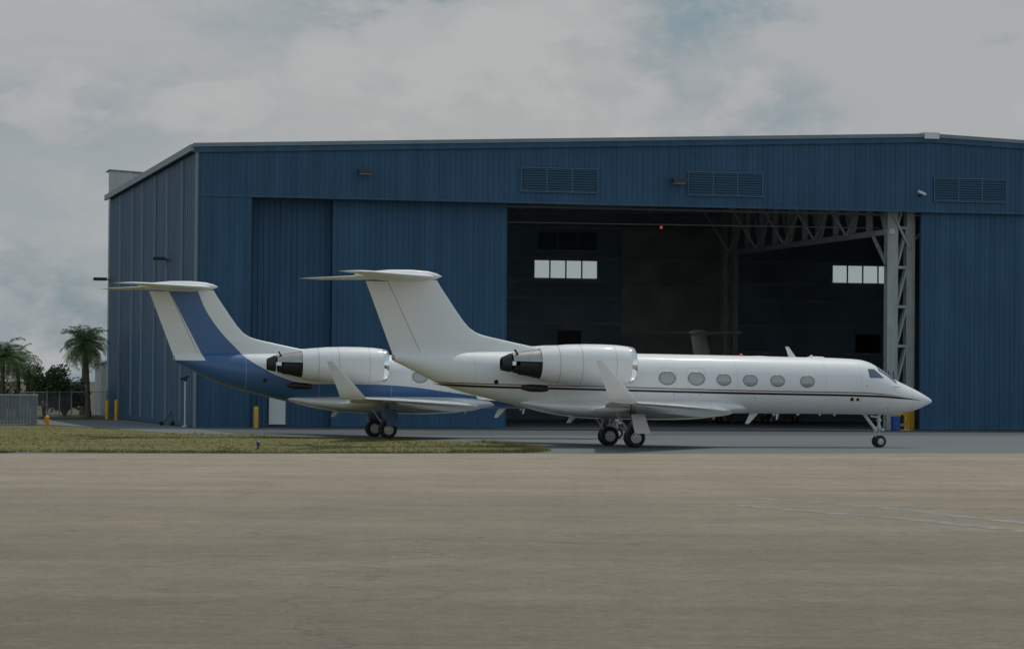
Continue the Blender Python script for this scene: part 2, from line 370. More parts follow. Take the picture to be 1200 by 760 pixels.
# sliding door leaves
def leaf(u0, u1, v, m=BLUE2):
    b = MB(); ribbed(b, u0, u1, .05, ZH-.05, v, pitch=.34, thick=.22)
    o = b.build('door_leaf', m, hang, fix=False)
    for a, c in ((u0-.06,u0-.003),(u1+.003,u1+.06)):
        e = MB(); e.box((a, v-.055, .05), (c, v+.22, ZH-.05)); e.build('edge_trim', m, o)
    return o
dA = leaf(3.42, 9.2, 1.75); leaf(8.5, 19.28, .95); leaf(46.34, 57.2, .30); leaf(57.0, 67.8, .95); leaf(67.6, 78.4, .30); leaf(78.2, 90.0, .95)
b = MB(); b.box((4.73,1.58,.18),(5.74,1.70,1.93)); b.box((4.70,1.56,1.93),(5.77,1.70,1.97)); b.build('access_panel', WPANEL, dA)
b = MB(); b.box((3.4,.08,ZH+.02),(W-3.4,2.3,ZH+.14)); b.build('door_head', STEELD, hang)
b = MB(); b.box((9.4,2.0,13.70),(44.2,2.2,13.84)); b.build('door_track', STEELK, hang)
b = MB(); b.cyl((9.4,3.2,12.80),(46,3.2,12.98),.04,n=8); b.build('pipe', STEELK, hang)
# back wall with two rows of windows
wins = [(33.45, 38.67), (58.35, 63.6)]
b = MB(); vb = D - .12
b.box((.08,vb,.01),(W-.08,vb+.1,11.17)); b.box((.08,vb,12.55),(W-.08,vb+.1,ZE-.06))
b.add([(.08,vb,ZE-.05),(W-.08,vb,ZE-.05),(UR,vb,ZR-.05),(.08,vb+.1,ZE-.05),(W-.08,vb+.1,ZE-.05),(UR,vb+.1,ZR-.05)], [(0,1,2),(5,4,3),(0,3,4,1),(1,4,5,2),(2,5,3,0)])
for a, c in ((.08,wins[0][0]),(wins[0][1],wins[1][0]),(wins[1][1],W-.08)): b.box((a,vb+.001,11.172),(c,vb+.099,12.548))
b.build('back_wall', INNER, hang)
for a, c in wins:
    w = (c-a)/4
    b = MB()
    for k in range(5): b.box((a+k*w-.05,vb-.03,11.175),(a+k*w+.05,vb+.08,12.545))
    b.box((a-.05,vb-.029,11.12),(c+.05,vb+.079,11.174)); b.box((a-.05,vb-.029,12.546),(c+.05,vb+.079,12.60))
    fr = b.build('window', INNER, hang)
    b = MB()
    for k in range(4): b.box((a+k*w+.055,vb+.03,11.18),(a+(k+1)*w-.055,vb+.045,12.54))
    b.build('pane', GLASS, fr)
b = MB()
for z in (1.4, 3.3, 5.4, 7.6, 9.6, 10.95, 12.75, 15.2): b.bar((.5,vb-.13,z),(W-.5,vb-.13,z),.2,.22)
b.build('girt', INNERW, hang)
for u0, u1, z0, z1 in ((40.5,48.8,.02,15.1), (20,30.5,.02,12.6)):
    b = MB(); h = (z1-z0)/7
    for i in range(7): b.box((u0,vb-.34,z0+i*h+.03),(u1,vb-.26,z0+(i+1)*h-.03))
    b.build('rear_door_panel', INNERW, hang)
for u0, z0, u1, z1 in ((33.71,13.45,38.52,14.84),):
    b = MB(); w = (u1-u0)/3
    for k in range(3):
        for i in range(8): b.box((u0+k*w+.05,vb-.30,z0+i*.172),(u0+(k+1)*w-.05,vb-.25,z0+i*.172+.1))
    b.build('inner_vent', LOUVER, hang)
for u0, z0, u1, z1 in ((35.44,5.93,37.24,7.03), (60.28,5.58,62.33,6.99)):
    b = MB(); b.box((u0,vb-.36,z0),(u1,vb-.25,z1)); b.box((u0-.08,vb-.30,z0-.08),(u1+.08,vb-.245,z0-.003)); b.build('wall_hatch', BLACK, hang)
b = MB(); b.box((.09,.4,.01),(.14,D-.2,ZE-.1)); b.build('inner_lining', INNER, hang)
b = MB(); b.box((W-.14,.4,.01),(W-.09,D-.2,ZE-.1)); b.build('inner_lining', INNER, hang)
# rafters across the hangar and purlins
for v in (10, 20, 30, 40):
    b = MB()
    for s in (0, 1):
        b.bar((.5 if s == 0 else W-.5, v, ZE-.55),(UR, v, ZR-.55),.25,.7)
        b.bar((8 if s == 0 else W-8, v, ZE-1.9),(UR, v, ZR-2.6),.2,.2)
        for k in range(12):
            u = 8+k*3.2; u2 = u+1.6; u, u2 = (u, u2) if s == 0 else (W-u, W-u2)
            b.bar((u,v,ZE-1.9+.03*k),(u2,v,roofz(u2)-.8),.1,.1); b.bar((u2,v,roofz(u2)-.8),(u2+(1.6 if s == 0 else -1.6),v,ZE-1.9+.03*(k+1)),.1,.1)
    b.build('rafter', STEELD, hang)
# ridge truss running back from the front column
UT = 44.75
b = MB()
b.box((UT-.18,1.4,12.50),(UT+.18,36.2,12.85)); b.box((UT-.18,1.4,17.6),(UT+.18,50.6,17.95))
vs_ = [2.4, 5.6, 8.8, 12.0, 15.2, 18.4, 21.6, 24.8, 28.0, 31.2, 34.4]
for k, v in enumerate(vs_):
    b.bar((UT,v,12.86),(UT,v,17.59),.34,.34)
    if k: b.bar((UT-.02,vs_[k-1]+.2,12.9 if k % 2 else 17.5),(UT-.02,v-.2,17.5 if k % 2 else 12.9),.22,.22)
    if k and k % 2 == 0: b.bar((UT-.5,v,12.8),(UT-3.2,v,17.0),.14,.14)
    if k and k % 2 == 0: b.bar((UT-.4,v,12.75),(UT-.1,v-2.6,15.2),.13,.13)
b.build('ridge_truss', TRUSSM, hang)
# front column: two legs with lacing
def column(u0, u1, u2, u3, v0, v1, zt, m, base):
    c = MB()
    for a, d in ((u0,u1),(u2,u3)):                        # wide-flange legs
        c.box((a,v0,.02),(d,v0+.05,zt)); c.box((a,v1-.05,.02),(d,v1,zt)); c.box(((a+d)/2-.04,v0+.051,.02),((a+d)/2+.04,v1-.051,zt))
    z = .25; k = 0
    while z < zt-1.5:
        c.box((u1+.003,v0+.02,z),(u2-.003,v0+.16,z+.18))
        c.bar((u1-.02,v0+.09,z+.18),(u2+.02,v0+.09,z+2.5),.12,.12)
        c.bar((u1-.02,v1-.09,z+.18),(u2+.02,v1-.09,z+2.5),.12,.12)
        z += 2.515; k += 1
    o = c.build('lattice_column', m, hang)
    if base:
        c = MB()
        for a, d in ((u2,u3),): c.box((a-.02,v0-.03,.02),(d+.02,v0-.003,1.22)); c.box((a-.02,v0-.03,.02),(a-.004,v1,1.22)); c.box((d+.004,v0-.03,.02),(d+.02,v1,1.22))
        c.build('yellow_guard', YEL, o)
    return o
column(44.47, 45.20, 45.78, 46.34, 1.5, 2.1, 17.5, STEEL, True)
b = MB(); b.bar((44.75,1.42,13.9),(45.95,1.42,11.6),.16,.12); b.bar((46.5,1.9,12.2),(47.6,1.9,13.6),.12,.1); b.bar((44.5,1.8,10.6),(44.1,3.2,12.5),.2,.14); b.build('brace', STEEL, hang)
column(44.2, 44.6, 45.0, 45.4, 35.4, 36.0, 17.5, STEELD, False)

# things around the front of the hangar
def lamp_box(u, v, z, du, dv, dz, name, label, ax):
    t = empty(name, H(u, v, z), PH); tag(t, label, 'lamp', 'floodlights on the hangar walls')
    b = MB(); b.box((-du/2,-dv/2,-dz/2),(du/2,dv/2,dz/2)); b.build('housing', DARKLAMP, t)
    b = MB()
    if ax == 'v': b.bar((0,dv/2,0),(0,dv/2+.25,-.12),.08,.08)
    else: b.bar((du/2,0,0),(du/2+.25,0,-.1),.08,.08)
    b.build('bracket', DARKLAMP, t)
    b = MB(); b.box((-du/2+.04,-dv/2+.03,-dz/2-.02),(du/2-.04,dv/2-.03,-dz/2-.003)); b.build('lens', WPANEL, t)
lamp_box(10.1,-.55,15.5,.75,.55,.26,'floodlight','dark floodlight on the blue header over the closed left doors','v')
lamp_box(29.95,-.55,15.42,.85,.55,.30,'floodlight','dark floodlight on the header just left of the middle louver vent','v')
lamp_box(-.75,50.4,10.5,1.0,.5,.22,'floodlight','dark floodlight bar at the far rear end of the hangar side wall','u')
lamp_box(-.65,13.5,10.6,.8,.5,.22,'floodlight','dark floodlight bar midway along the hangar side wall','u')
t = empty('security_camera', H(46.07,-.35,15.05), PH); tag(t, 'small pale security camera on the header left of the right louver vent', 'camera')
b = MB(); b.bar((-.28,-.12,.10),(.22,-.02,-.08),.16,.16); b.build('housing', CAMW, t)
b = MB(); b.bar((-.02,.05,-.05),(-.08,.29,-.22),.06,.06); b.build('bracket', DARKLAMP, t)
t = empty('beacon_lamp', H(29.92,3.2,12.72), PH); tag(t, 'small lit red lamp hanging inside the dark hangar', 'lamp')
b = MB(); b.lathe([(0,-.09),(.07,-.07),(.09,0),(.07,.08)],(0,0,0),n=14); b.build('lens', REDLIT, t, smooth=40)
b = MB(); b.cyl((0,0,.08),(0,0,.15),.06,n=10); b.build('cap', DARKLAMP, t)

def bollard(p, h, r, m, label, grp):
    b = MB(); b.lathe([(r,0),(r,h-.08),(r*.9,h-.03),(r*.5,h),(0,h+.01)],(0,0,0),n=16)
    o = b.build('bollard', m, smooth=50); o.location = p; tag(o, label, 'bollard', grp)
G = 'yellow bollards around the hangar'
bollard(H(3.62,-.5), 1.28, .15, YEL, 'yellow bollard beside the pale panel on the left hangar door', G)
bollard(H(-1.55,36.0), 1.35, .15, YEL, 'yellow bollard by the palm trunk, left of the pair at the rear side wall', G)
bollard(H(-1.35,31.6), 1.42, .15, YEL, 'yellow bollard against the blue side wall, right of the rear pair', G)
bollard(H(45.72,.95), .62, .11, ORNG, 'short yellow bollard at the foot of the open doorway column', G)
# yellow barrier frame inside the doorway
t = empty('barrier_frame', H(44.9,.75), PH); tag(t, 'low yellow steel barrier frame beside the blue barrel', 'barrier')
b = MB(); b.bar((-.35,0,1.05),(.55,0,1.05),.12,.12); b.build('top_rail', YEL, t)
for x in (.15, .55):
    b = MB(); b.bar((x,0,0),(x,0,.99),.11,.11); b.build('post', YEL, t)
b = MB(); b.box((.0,-.3,0),(.75,.3,.06)); b.build('foot_plate', YEL, t)
t = empty('barrel', H(44.6,.2), PH); tag(t, 'blue plastic barrel standing at the hangar doorway behind the nose wheel', 'barrel')
b = MB(); b.lathe([(0,0),(.27,0),(.30,.04),(.30,.28),(.32,.30),(.30,.32),(.30,.58),(.32,.60),(.30,.62),(.30,.84),(.27,.88),(.26,.86),(0,.86)],(0,0,.01),n=24); b.build('body', BLUEB, t, smooth=35)
for x in (.12,-.12):
    b = MB(); b.cyl((x,0,.862),(x,0,.91),.04,n=10); b.build('bung', BLACK, t)
t = empty('maintenance_stand', H(59.6,47,0), PH)

bpy.data.objects.remove(t)
# pole beside the side wall
t = empty('pole', H(-.40,1.4), PH); tag(t, 'thin pale pole with a dark lamp head before the blue side wall', 'pole')
b = MB(); b.cyl((0,0,0),(0,0,2.75),.06,n=10); b.build('shaft', WPANEL, t)
b = MB(); b.bar((-.3,0,2.85),(.18,0,3.05),.22,.16); b.cyl((0,0,2.76),(0,0,2.9),.09,n=8); b.build('lamp_head', DARKLAMP, t)
b = MB(); b.lathe([(.18,0),(.18,.05),(.08,.09)],(0,0,.005),n=12); b.build('base', WPANEL, t)
# a triangular dark stand left of it
t = empty('tow_bar', H(-.75,6.1), PH); tag(t, 'dark folded tow bar stand leaning by the thin pale pole', 'tow bar')
b = MB(); b.bar((-.5,0,.05),(.1,.1,.85),.07,.07); b.bar((.1,.1,.85),(.15,-.3,.05),.06,.06); b.bar((-.45,0,.12),(.15,-.28,.12),.05,.05); b.build('frame', GEARD, t)
for x, y in ((-.5,0),(.15,-.3)):
    b = MB(); b.lathe([(0,-.05),(.12,-.05),(.14,0),(.12,.05),(0,.05)],(x,y,.14),'y',n=14); b.build('wheel', TYRE, t, smooth=40)

# ------------------------------------------------------------------ left background
t = empty('slat_enclosure', H(-8.75,7.5), PH); tag(t, 'grey vertical slat enclosure at the left edge beyond the grass', 'enclosure')
b = MB()
for i in range(26): b.box((-5.2+i*.2,0,.06),(-5.2+i*.2+.17,.05,1.78))
b.build('front_panel', GREYF, t)
b = MB()
for i in range(16): b.box((-.05,.07+i*.2,.06),(0,.07+i*.2+.17,1.78))
b.build('side_panel', GREYF, t)
b = MB(); b.box((-5.25,-.05,1.79),(.05,.12,1.88)); b.box((-.08,.125,1.79),(.05,3.3,1.88)); b.build('cap_rail', GALV, t)
for x in (-5.2,-2.6,-.03):
    b = MB(); b.box((x-.05,.055,0),(x+.05,.15,1.785)); b.build('post', GALV, t)
# chain link fence
def fence(p0, p1, h, n, label):
    p0, p1 = Vector(p0), Vector(p1); L = (p1-p0).length; d = (p1-p0)/L
    t = empty('chain_link_fence', p0, math.atan2(d.y, d.x)); tag(t, label, 'fence', 'chain link fences left of the hangar')
    for i in range(n+1):
        b = MB(); b.cyl((L*i/n,0,0),(L*i/n,0,h+.12),.045,n=8); b.build('post', GALV, t)
    for z, rr in ((h,.03),(.12,.02)):
        b = MB(); b.cyl((0,0,z),(L,0,z),rr,n=6); b.build('rail', GALV, t)
    b = MB(); s = .22; k = -h
    while k < L:
        for sg in (1, -1):
            a, c = (k, k+h) if sg == 1 else (k+h, k)
            z0, z1 = .1, h
            def clip(x0, x1):
                pts = []
                for x, z in ((x0,z0),(x1,z1)):
                    if x < 0: tt = (0-x0)/(x1-x0); x, z = 0, z0+tt*(z1-z0)
                    if x > L: tt = (L-x0)/(x1-x0); x, z = L, z0+tt*(z1-z0)
                    pts.append((x, -.04, z))
                return pts
            q = clip(a, c)
            if (Vector(q[0])-Vector(q[1])).length > .05: b.bar(q[0], q[1], .005, .005)
        k += s
    b.build('mesh_panel', GALV, t)
fence(H(-7.9,33.0), H(-3.2,45.9), 1.9, 4, 'chain link fence between the slat enclosure and the tall palm')
fence(H(-3.2,46.1), H(-.6,46.1), 1.9, 2, 'short chain link fence between the palm trunk and the hangar')
# hydrant
t = empty('fire_hydrant', H(-9.2,-5.4,.0), PH+R(20)); tag(t, 'orange yellow fire hydrant on the grass in front of the enclosure', 'hydrant')
b = MB(); b.lathe([(.17,0),(.17,.05),(.11,.06),(.10,.52),(.15,.53),(.15,.57),(0,.57)],(0,0,0),n=18); b.build('barrel', ORNG, t, smooth=35)
b = MB(); b.lathe([(.145,0),(.13,.08),(.08,.14),(.035,.16),(.035,.22),(0,.22)],(0,0,.575),n=18); b.build('bonnet', ORNG, t, smooth=35)
for s in (-1, 1):
    b = MB(); b.cyl((s*.10,0,.42),(s*.20,0,.42),.065,n=12); b.cyl((s*.20,0,.42),(s*.23,0,.42),.05,n=6); b.build('outlet', ORNG, t)
b = MB(); b.cyl((0,-.1,.40),(0,-.21,.40),.08,n=12); b.build('outlet', ORNG, t)
# taxiway edge light
t = empty('edge_light', H(-4.93,-57.6,.008), PH); tag(t, 'small dark taxiway edge light on the front of the grass strip', 'light')
b = MB(); b.lathe([(.13,0),(.13,.03),(.045,.05),(.045,.16)],(0,0,0),n=14); b.build('stem', DARKLAMP, t)
b = MB(); b.lathe([(.07,0),(.085,.05),(.08,.13),(.04,.17),(0,.175)],(0,0,.162),n=14); b.build('lens', BLUEB, t, smooth=40)
# pale buildings
t = empty('outbuilding', H(.35,60), PH); tag(t, 'small pale gabled outbuilding behind the palm left of the hangar', 'building')
b = MB(); b.box((0,0,0),(7,5,4.05)); b.add([(0,0,4.06),(7,0,4.06),(3.5,0,5.3),(0,5,4.06),(7,5,4.06),(3.5,5,5.3)], [(0,1,2),(5,4,3),(0,3,4,1),(1,4,5,2),(2,5,3,0)]); b.build('wall', PALE, t)
b = MB(); b.bar((-.15,2.5,4.08),(3.5,2.5,5.37),5.3,.12,up=(0,0,1)); b.bar((3.5,2.5,5.37),(7.15,2.5,4.08),5.3,.12); b.build('roof', ROOF, t)
b = MB(); b.box((.55,-.14,2.25),(.95,-.003,2.6)); b.build('wall_lamp', DARKLAMP, t)
t = empty('rear_building', H(.45,56), PH); tag(t, 'pale ribbed taller building end showing above the hangar roof at the rear left', 'building')
b = MB(); ribbed(b, 0, 26, 0, lambda u: 19.15-.055*u, 0, pitch=.9, d=.05, thick=.5); b.box((.3,.51,0),(25.7,2.2,17.5)); b.build('wall', PALE, t, fix=False)
b = MB(); b.add([(-.05,-.1,19.17),(26,-.1,17.73),(26,2.3,17.73),(-.05,2.3,19.17),(-.05,-.1,19.27),(26,-.1,17.83),(26,2.3,17.83),(-.05,2.3,19.27)], [(0,3,2,1),(4,5,6,7),(0,1,5,4),(1,2,6,5),(2,3,7,6),(3,0,4,7)]); b.build('roof', TRIM, t)

# palms and bushes
def palm(p, h, r, lean, nf, label, seed, dead=5):
    rg = random.Random(seed)
    t = empty('palm_tree', p, 0); tag(t, label, 'tree', 'palm trees left of the hangar')
    b = MB(); rings = []; K = 14
    def axis(f): return Vector((lean[0]*f*f, lean[1]*f*f, h*f))
    for k in range(K+1):
        f = k/K; c = axis(f); rr = .15 + .12*(1-f)**6 - .02*f + (.03 if k % 2 else 0)
        rings.append([(c.x+rr*math.cos(a), c.y+rr*math.sin(a), c.z) for a in [2*math.pi*i/12 for i in range(12)]])
    b.loft(rings); b.build('trunk', BARK, t, smooth=60)
    top = axis(1); b = MB()
    for i in range(nf):
        az = 2*math.pi*i*.381966 + rg.uniform(-.2,.2); el = R(84) - R(118)*(i/nf)**.95 + rg.uniform(-.12,.12)
        L = r*rg.uniform(.85,1.15); droop = rg.uniform(.7,1.25); mi = 1 if i > nf-dead else 0
        pts = []; pos = top.copy(); e = el; S = 9
        for k in range(S+1):
            pts.append(pos.copy())
            pos = pos + Vector((math.cos(az)*math.cos(e), math.sin(az)*math.cos(e), math.sin(e)))*L/S
            e -= droop/S*(1+k*.22)
        for k in range(S):
            b.bar(pts[k], pts[k+1], .035*(1-k/S)+.008, .03*(1-k/S)+.008, mi)
            dirn = (pts[k+1]-pts[k]).normalized(); side = dirn.cross(Vector((0,0,1))); side = side.normalized() if side.length > .01 else Vector((1,0,0))
            upv = side.cross(dirn)
            for q in range(3):
                base = pts[k].lerp(pts[k+1], q/3+rg.random()*.2); f = (k+q/3)/S
                ll = L*.34*(math.sin(math.pi*min(1,f*.92+.1))**.6)*rg.uniform(.75,1.15)
                for s in (1,-1):
                    d = (side*s*.8 + dirn*.65 + upv*rg.uniform(-.05,.25)).normalized()
                    tip = base + d*ll + Vector((0,0,-ll*rg.uniform(.25,.55))); w = .028
                    mid = base + d*ll*.55 + Vector((0,0,-ll*.06))
                    b.add([base, mid+dirn*w, tip, mid-dirn*w], [(0,1,2,3)], mi)
    b.build('crown', [FROND, FROND2], t, fix=False)
palm(H(-2.5,40.5), 5.3, 2.15, (-.25,0), 46, 'tall palm tree with thick trunk next to the hangar rear corner', 3)
palm(H(-.9,62), 5.6, 1.9, (.2,0), 34, 'palm tree partly hidden behind the hangar rear corner', 4)
palm(H(-8.85,38), 4.3, 2.3, (.05,0), 44, 'leftmost palm tree at the left edge of the picture', 5)
palm(H(-7.2,44), 3.9, 2.1, (-.2,0), 40, 'shorter palm tree behind the slat enclosure', 6)
def bush(p, rx, ry, h, n, m, label, seed, leaf=.16):
    rg = random.Random(seed)
    t = empty('bush', p, 0); tag(t, label, 'bush', 'bushes behind the fence')
    b = MB(); stems = []
    for i in range(7):
        a = 2*math.pi*i/7+rg.random(); q = (math.cos(a)*rx*.45, math.sin(a)*ry*.45, h*rg.uniform(.55,.8)); stems.append(q)
        b.cyl((rg.uniform(-.1,.1),rg.uniform(-.1,.1),0), q, .06, .02, n=6)
    b.build('stems', BARK, t)
    b = MB(); lumps = [(rg.uniform(-.6,.6)*rx, rg.uniform(-.6,.6)*ry, h*rg.uniform(.35,.78), rg.uniform(.28,.5)) for _ in range(16)]
    for i in range(n):
        lx, ly, lz, lr = lumps[i % 16]
        v = Vector((rg.gauss(0,1), rg.gauss(0,1), rg.gauss(0,1))).normalized()*(rg.random()**.4)
        c = Vector((lx+v.x*lr*rx, ly+v.y*lr*ry, max(.08, lz+v.z*lr*h*.62)))
        nrm = Vector((rg.gauss(0,1), rg.gauss(0,1), rg.gauss(.6,1))).normalized(); a = nrm.orthogonal().normalized(); w = nrm.cross(a); s = leaf*rg.uniform(.6,1.4)
        b.add([c-a*s, c+w*s*.45, c+a*s, c-w*s*.45], [(0,1,2,3)])
    b.build('foliage', m, t, fix=False)
bush(H(-5.1,47), 1.9, 1.6, 4.0, 3800, LEAF, 'tall rounded olive green bush between the palms', 11)
bush(H(-8.3,50), 2.0, 1.6, 3.2, 3200, LEAFD, 'dense green bush behind the leftmost palms', 12)
bush(H(-3.0,54), 2.0, 1.4, 2.9, 3000, LEAFD, 'low dark bush behind the fence beside the tall palm trunk', 13)
bush(H(-1.9,66), 1.6, 1.3, 2.7, 2200, LEAF, 'low far bush seen between palm trunk and olive bush', 14)
bush(H(-12.2,58), 2.6, 1.8, 3.0, 3000, LEAF, 'bush at the left edge below the palm fronds', 15)

# ------------------------------------------------------------------ aircraft
def interp(tab, x):
    """smooth (monotone) interpolation of rows (x, a, b, c ...), x descending"""
    n = len(tab)
    if x >= tab[0][0]: return tab[0][1:]
    if x <= tab[-1][0]: return tab[-1][1:]
    for i in range(n-1):
        if tab[i+1][0] <= x <= tab[i][0]: break
    h = tab[i+1][0]-tab[i][0]; t = (x-tab[i][0])/h; out = []
    for k in range(1, len(tab[0])):
        def slope(j):
            if j == 0 or j == n-1:
                a, c = (0, 1) if j == 0 else (n-2, n-1); return (tab[c][k]-tab[a][k])/(tab[c][0]-tab[a][0])
            d0 = (tab[j][k]-tab[j-1][k])/(tab[j][0]-tab[j-1][0]); d1 = (tab[j+1][k]-tab[j][k])/(tab[j+1][0]-tab[j][0])
            return 0 if d0*d1 <= 0 else 2*d0*d1/(d0+d1)
        m0, m1 = slope(i), slope(i+1); y0, y1 = tab[i][k], tab[i+1][k]
        out.append((2*t**3-3*t**2+1)*y0+(t**3-2*t**2+t)*h*m0+(-2*t**3+3*t**2)*y1+(t**3-t**2)*h*m1)
    return out
FUS = [  # x, top, bottom, half width
 (14.79,2.12,2.10,.012),(14.72,2.20,2.02,.10),(14.5,2.335,1.92,.235),(14.0,2.605,1.71,.50),(13.5,2.83,1.60,.70),(13.0,3.055,1.53,.86),(12.75,3.20,1.505,.92),(12.4,3.46,1.485,.99),
 (12.0,3.70,1.48,1.05),(11.6,3.885,1.48,1.10),(11.2,3.975,1.485,1.14),(10.6,4.015,1.495,1.175),(9.6,4.045,1.505,1.19),(8,4.065,1.51,1.195),(6,4.09,1.51,1.195),(3,4.12,1.50,1.195),(0,4.15,1.48,1.195),
 (-2,4.17,1.47,1.195),(-3.2,4.185,1.52,1.18),(-4.2,4.19,1.66,1.12),(-5.2,4.19,1.88,1.03),(-6.5,4.19,2.18,.90),(-7.6,4.18,2.47,.76),(-8.5,4.16,2.80,.62),(-9.4,4.12,3.24,.46),(-10.1,4.06,3.58,.27),(-10.35,4.00,3.68,.17)]
def surf(x, z, s, off=.006):
    zt, zb, w = interp(FUS, x); zc = (zt+zb)/2; hz = (zt-zb)/2
    k = max(0., 1-((z-zc)/hz)**2)
    y = w*math.sqrt(k); nv = Vector((0, y/(w*w) if w else 0, (z-zc)/(hz*hz))); nv = nv.normalized() if nv.length > 1e-6 else Vector((0,0,1))
    return Vector((x, s*(y+nv.y*off), z+nv.z*off))
def patch_poly(b, poly, s, off=.006, mi=0, nx=6, nz=6):
    """a quad (4 corners x,z in order) laid on the fuselage"""
    vs = []
    for j in range(nz+1):
        for i in range(nx+1):
            a, c = i/nx, j/nz
            x = (poly[0][0]*(1-a)+poly[1][0]*a)*(1-c)+(poly[3][0]*(1-a)+poly[2][0]*a)*c
            z = (poly[0][1]*(1-a)+poly[1][1]*a)*(1-c)+(poly[3][1]*(1-a)+poly[2][1]*a)*c
            vs.append(surf(x, z, s, off))
    b.add(vs, [(j*(nx+1)+i, j*(nx+1)+i+1, (j+1)*(nx+1)+i+1, (j+1)*(nx+1)+i) for j in range(nz) for i in range(nx)], mi)
def foil(c, le, te, y, z, t, n=14, camber=.012, axis='z'):
    """closed aerofoil ring: from le to te in x, thickness t (metres)"""
    ch = le-te; up, lo = [], []
    for i in range(n+1):
        q = (1-math.cos(math.pi*i/n))/2
        yt = 5*(.2969*math.sqrt(q)-.126*q-.3516*q*q+.2843*q**3-.1036*q**4)*t
        cm = camber*ch*4*q*(1-q)
        up.append((le-ch*q, yt+cm)); lo.append((le-ch*q, -yt+cm))
    ring = up + lo[-2:0:-1]
    return [(x, y, z+d) for x, d in ring] if axis == 'z' else [(x, y+d, z) for x, d in ring]

def wheel(b, c, r, w, side, ns=28):
    """tyre (0), hub (1), hub holes (2); axis y, outer face towards side"""
    b.lathe([(r*.50,-w/2+.01,0),(r*.62,-w/2,0),(r*.86,-w/2,0),(r*.97,-w*.30,0),(r,-w*.12,0),(r,w*.12,0),(r*.97,w*.30,0),(r*.86,w/2,0),(r*.62,w/2,0),(r*.50,w/2-.01,0)], c, 'y', ns)
    for s in (-1, 1):
        h = s*(w/2-.01)
        b.lathe([(r*.56,h,1),(r*.54,h+s*.012,1),(r*.46,h-s*.02,1),(r*.2,h-s*.005,1),(r*.17,h+s*.03,1),(r*.08,h+s*.04,2),(0,h+s*.042,2)], c, 'y', ns)
        for k in range(8):
            a = 2*math.pi*k/8; q = (c[0]+math.cos(a)*r*.345, c[1]+h-s*.010, c[2]+math.sin(a)*r*.345)
            b.cyl((q[0],q[1]-s*.01,q[2]), (q[0],q[1]+s*.008,q[2]), r*.062, n=8, mi=2)

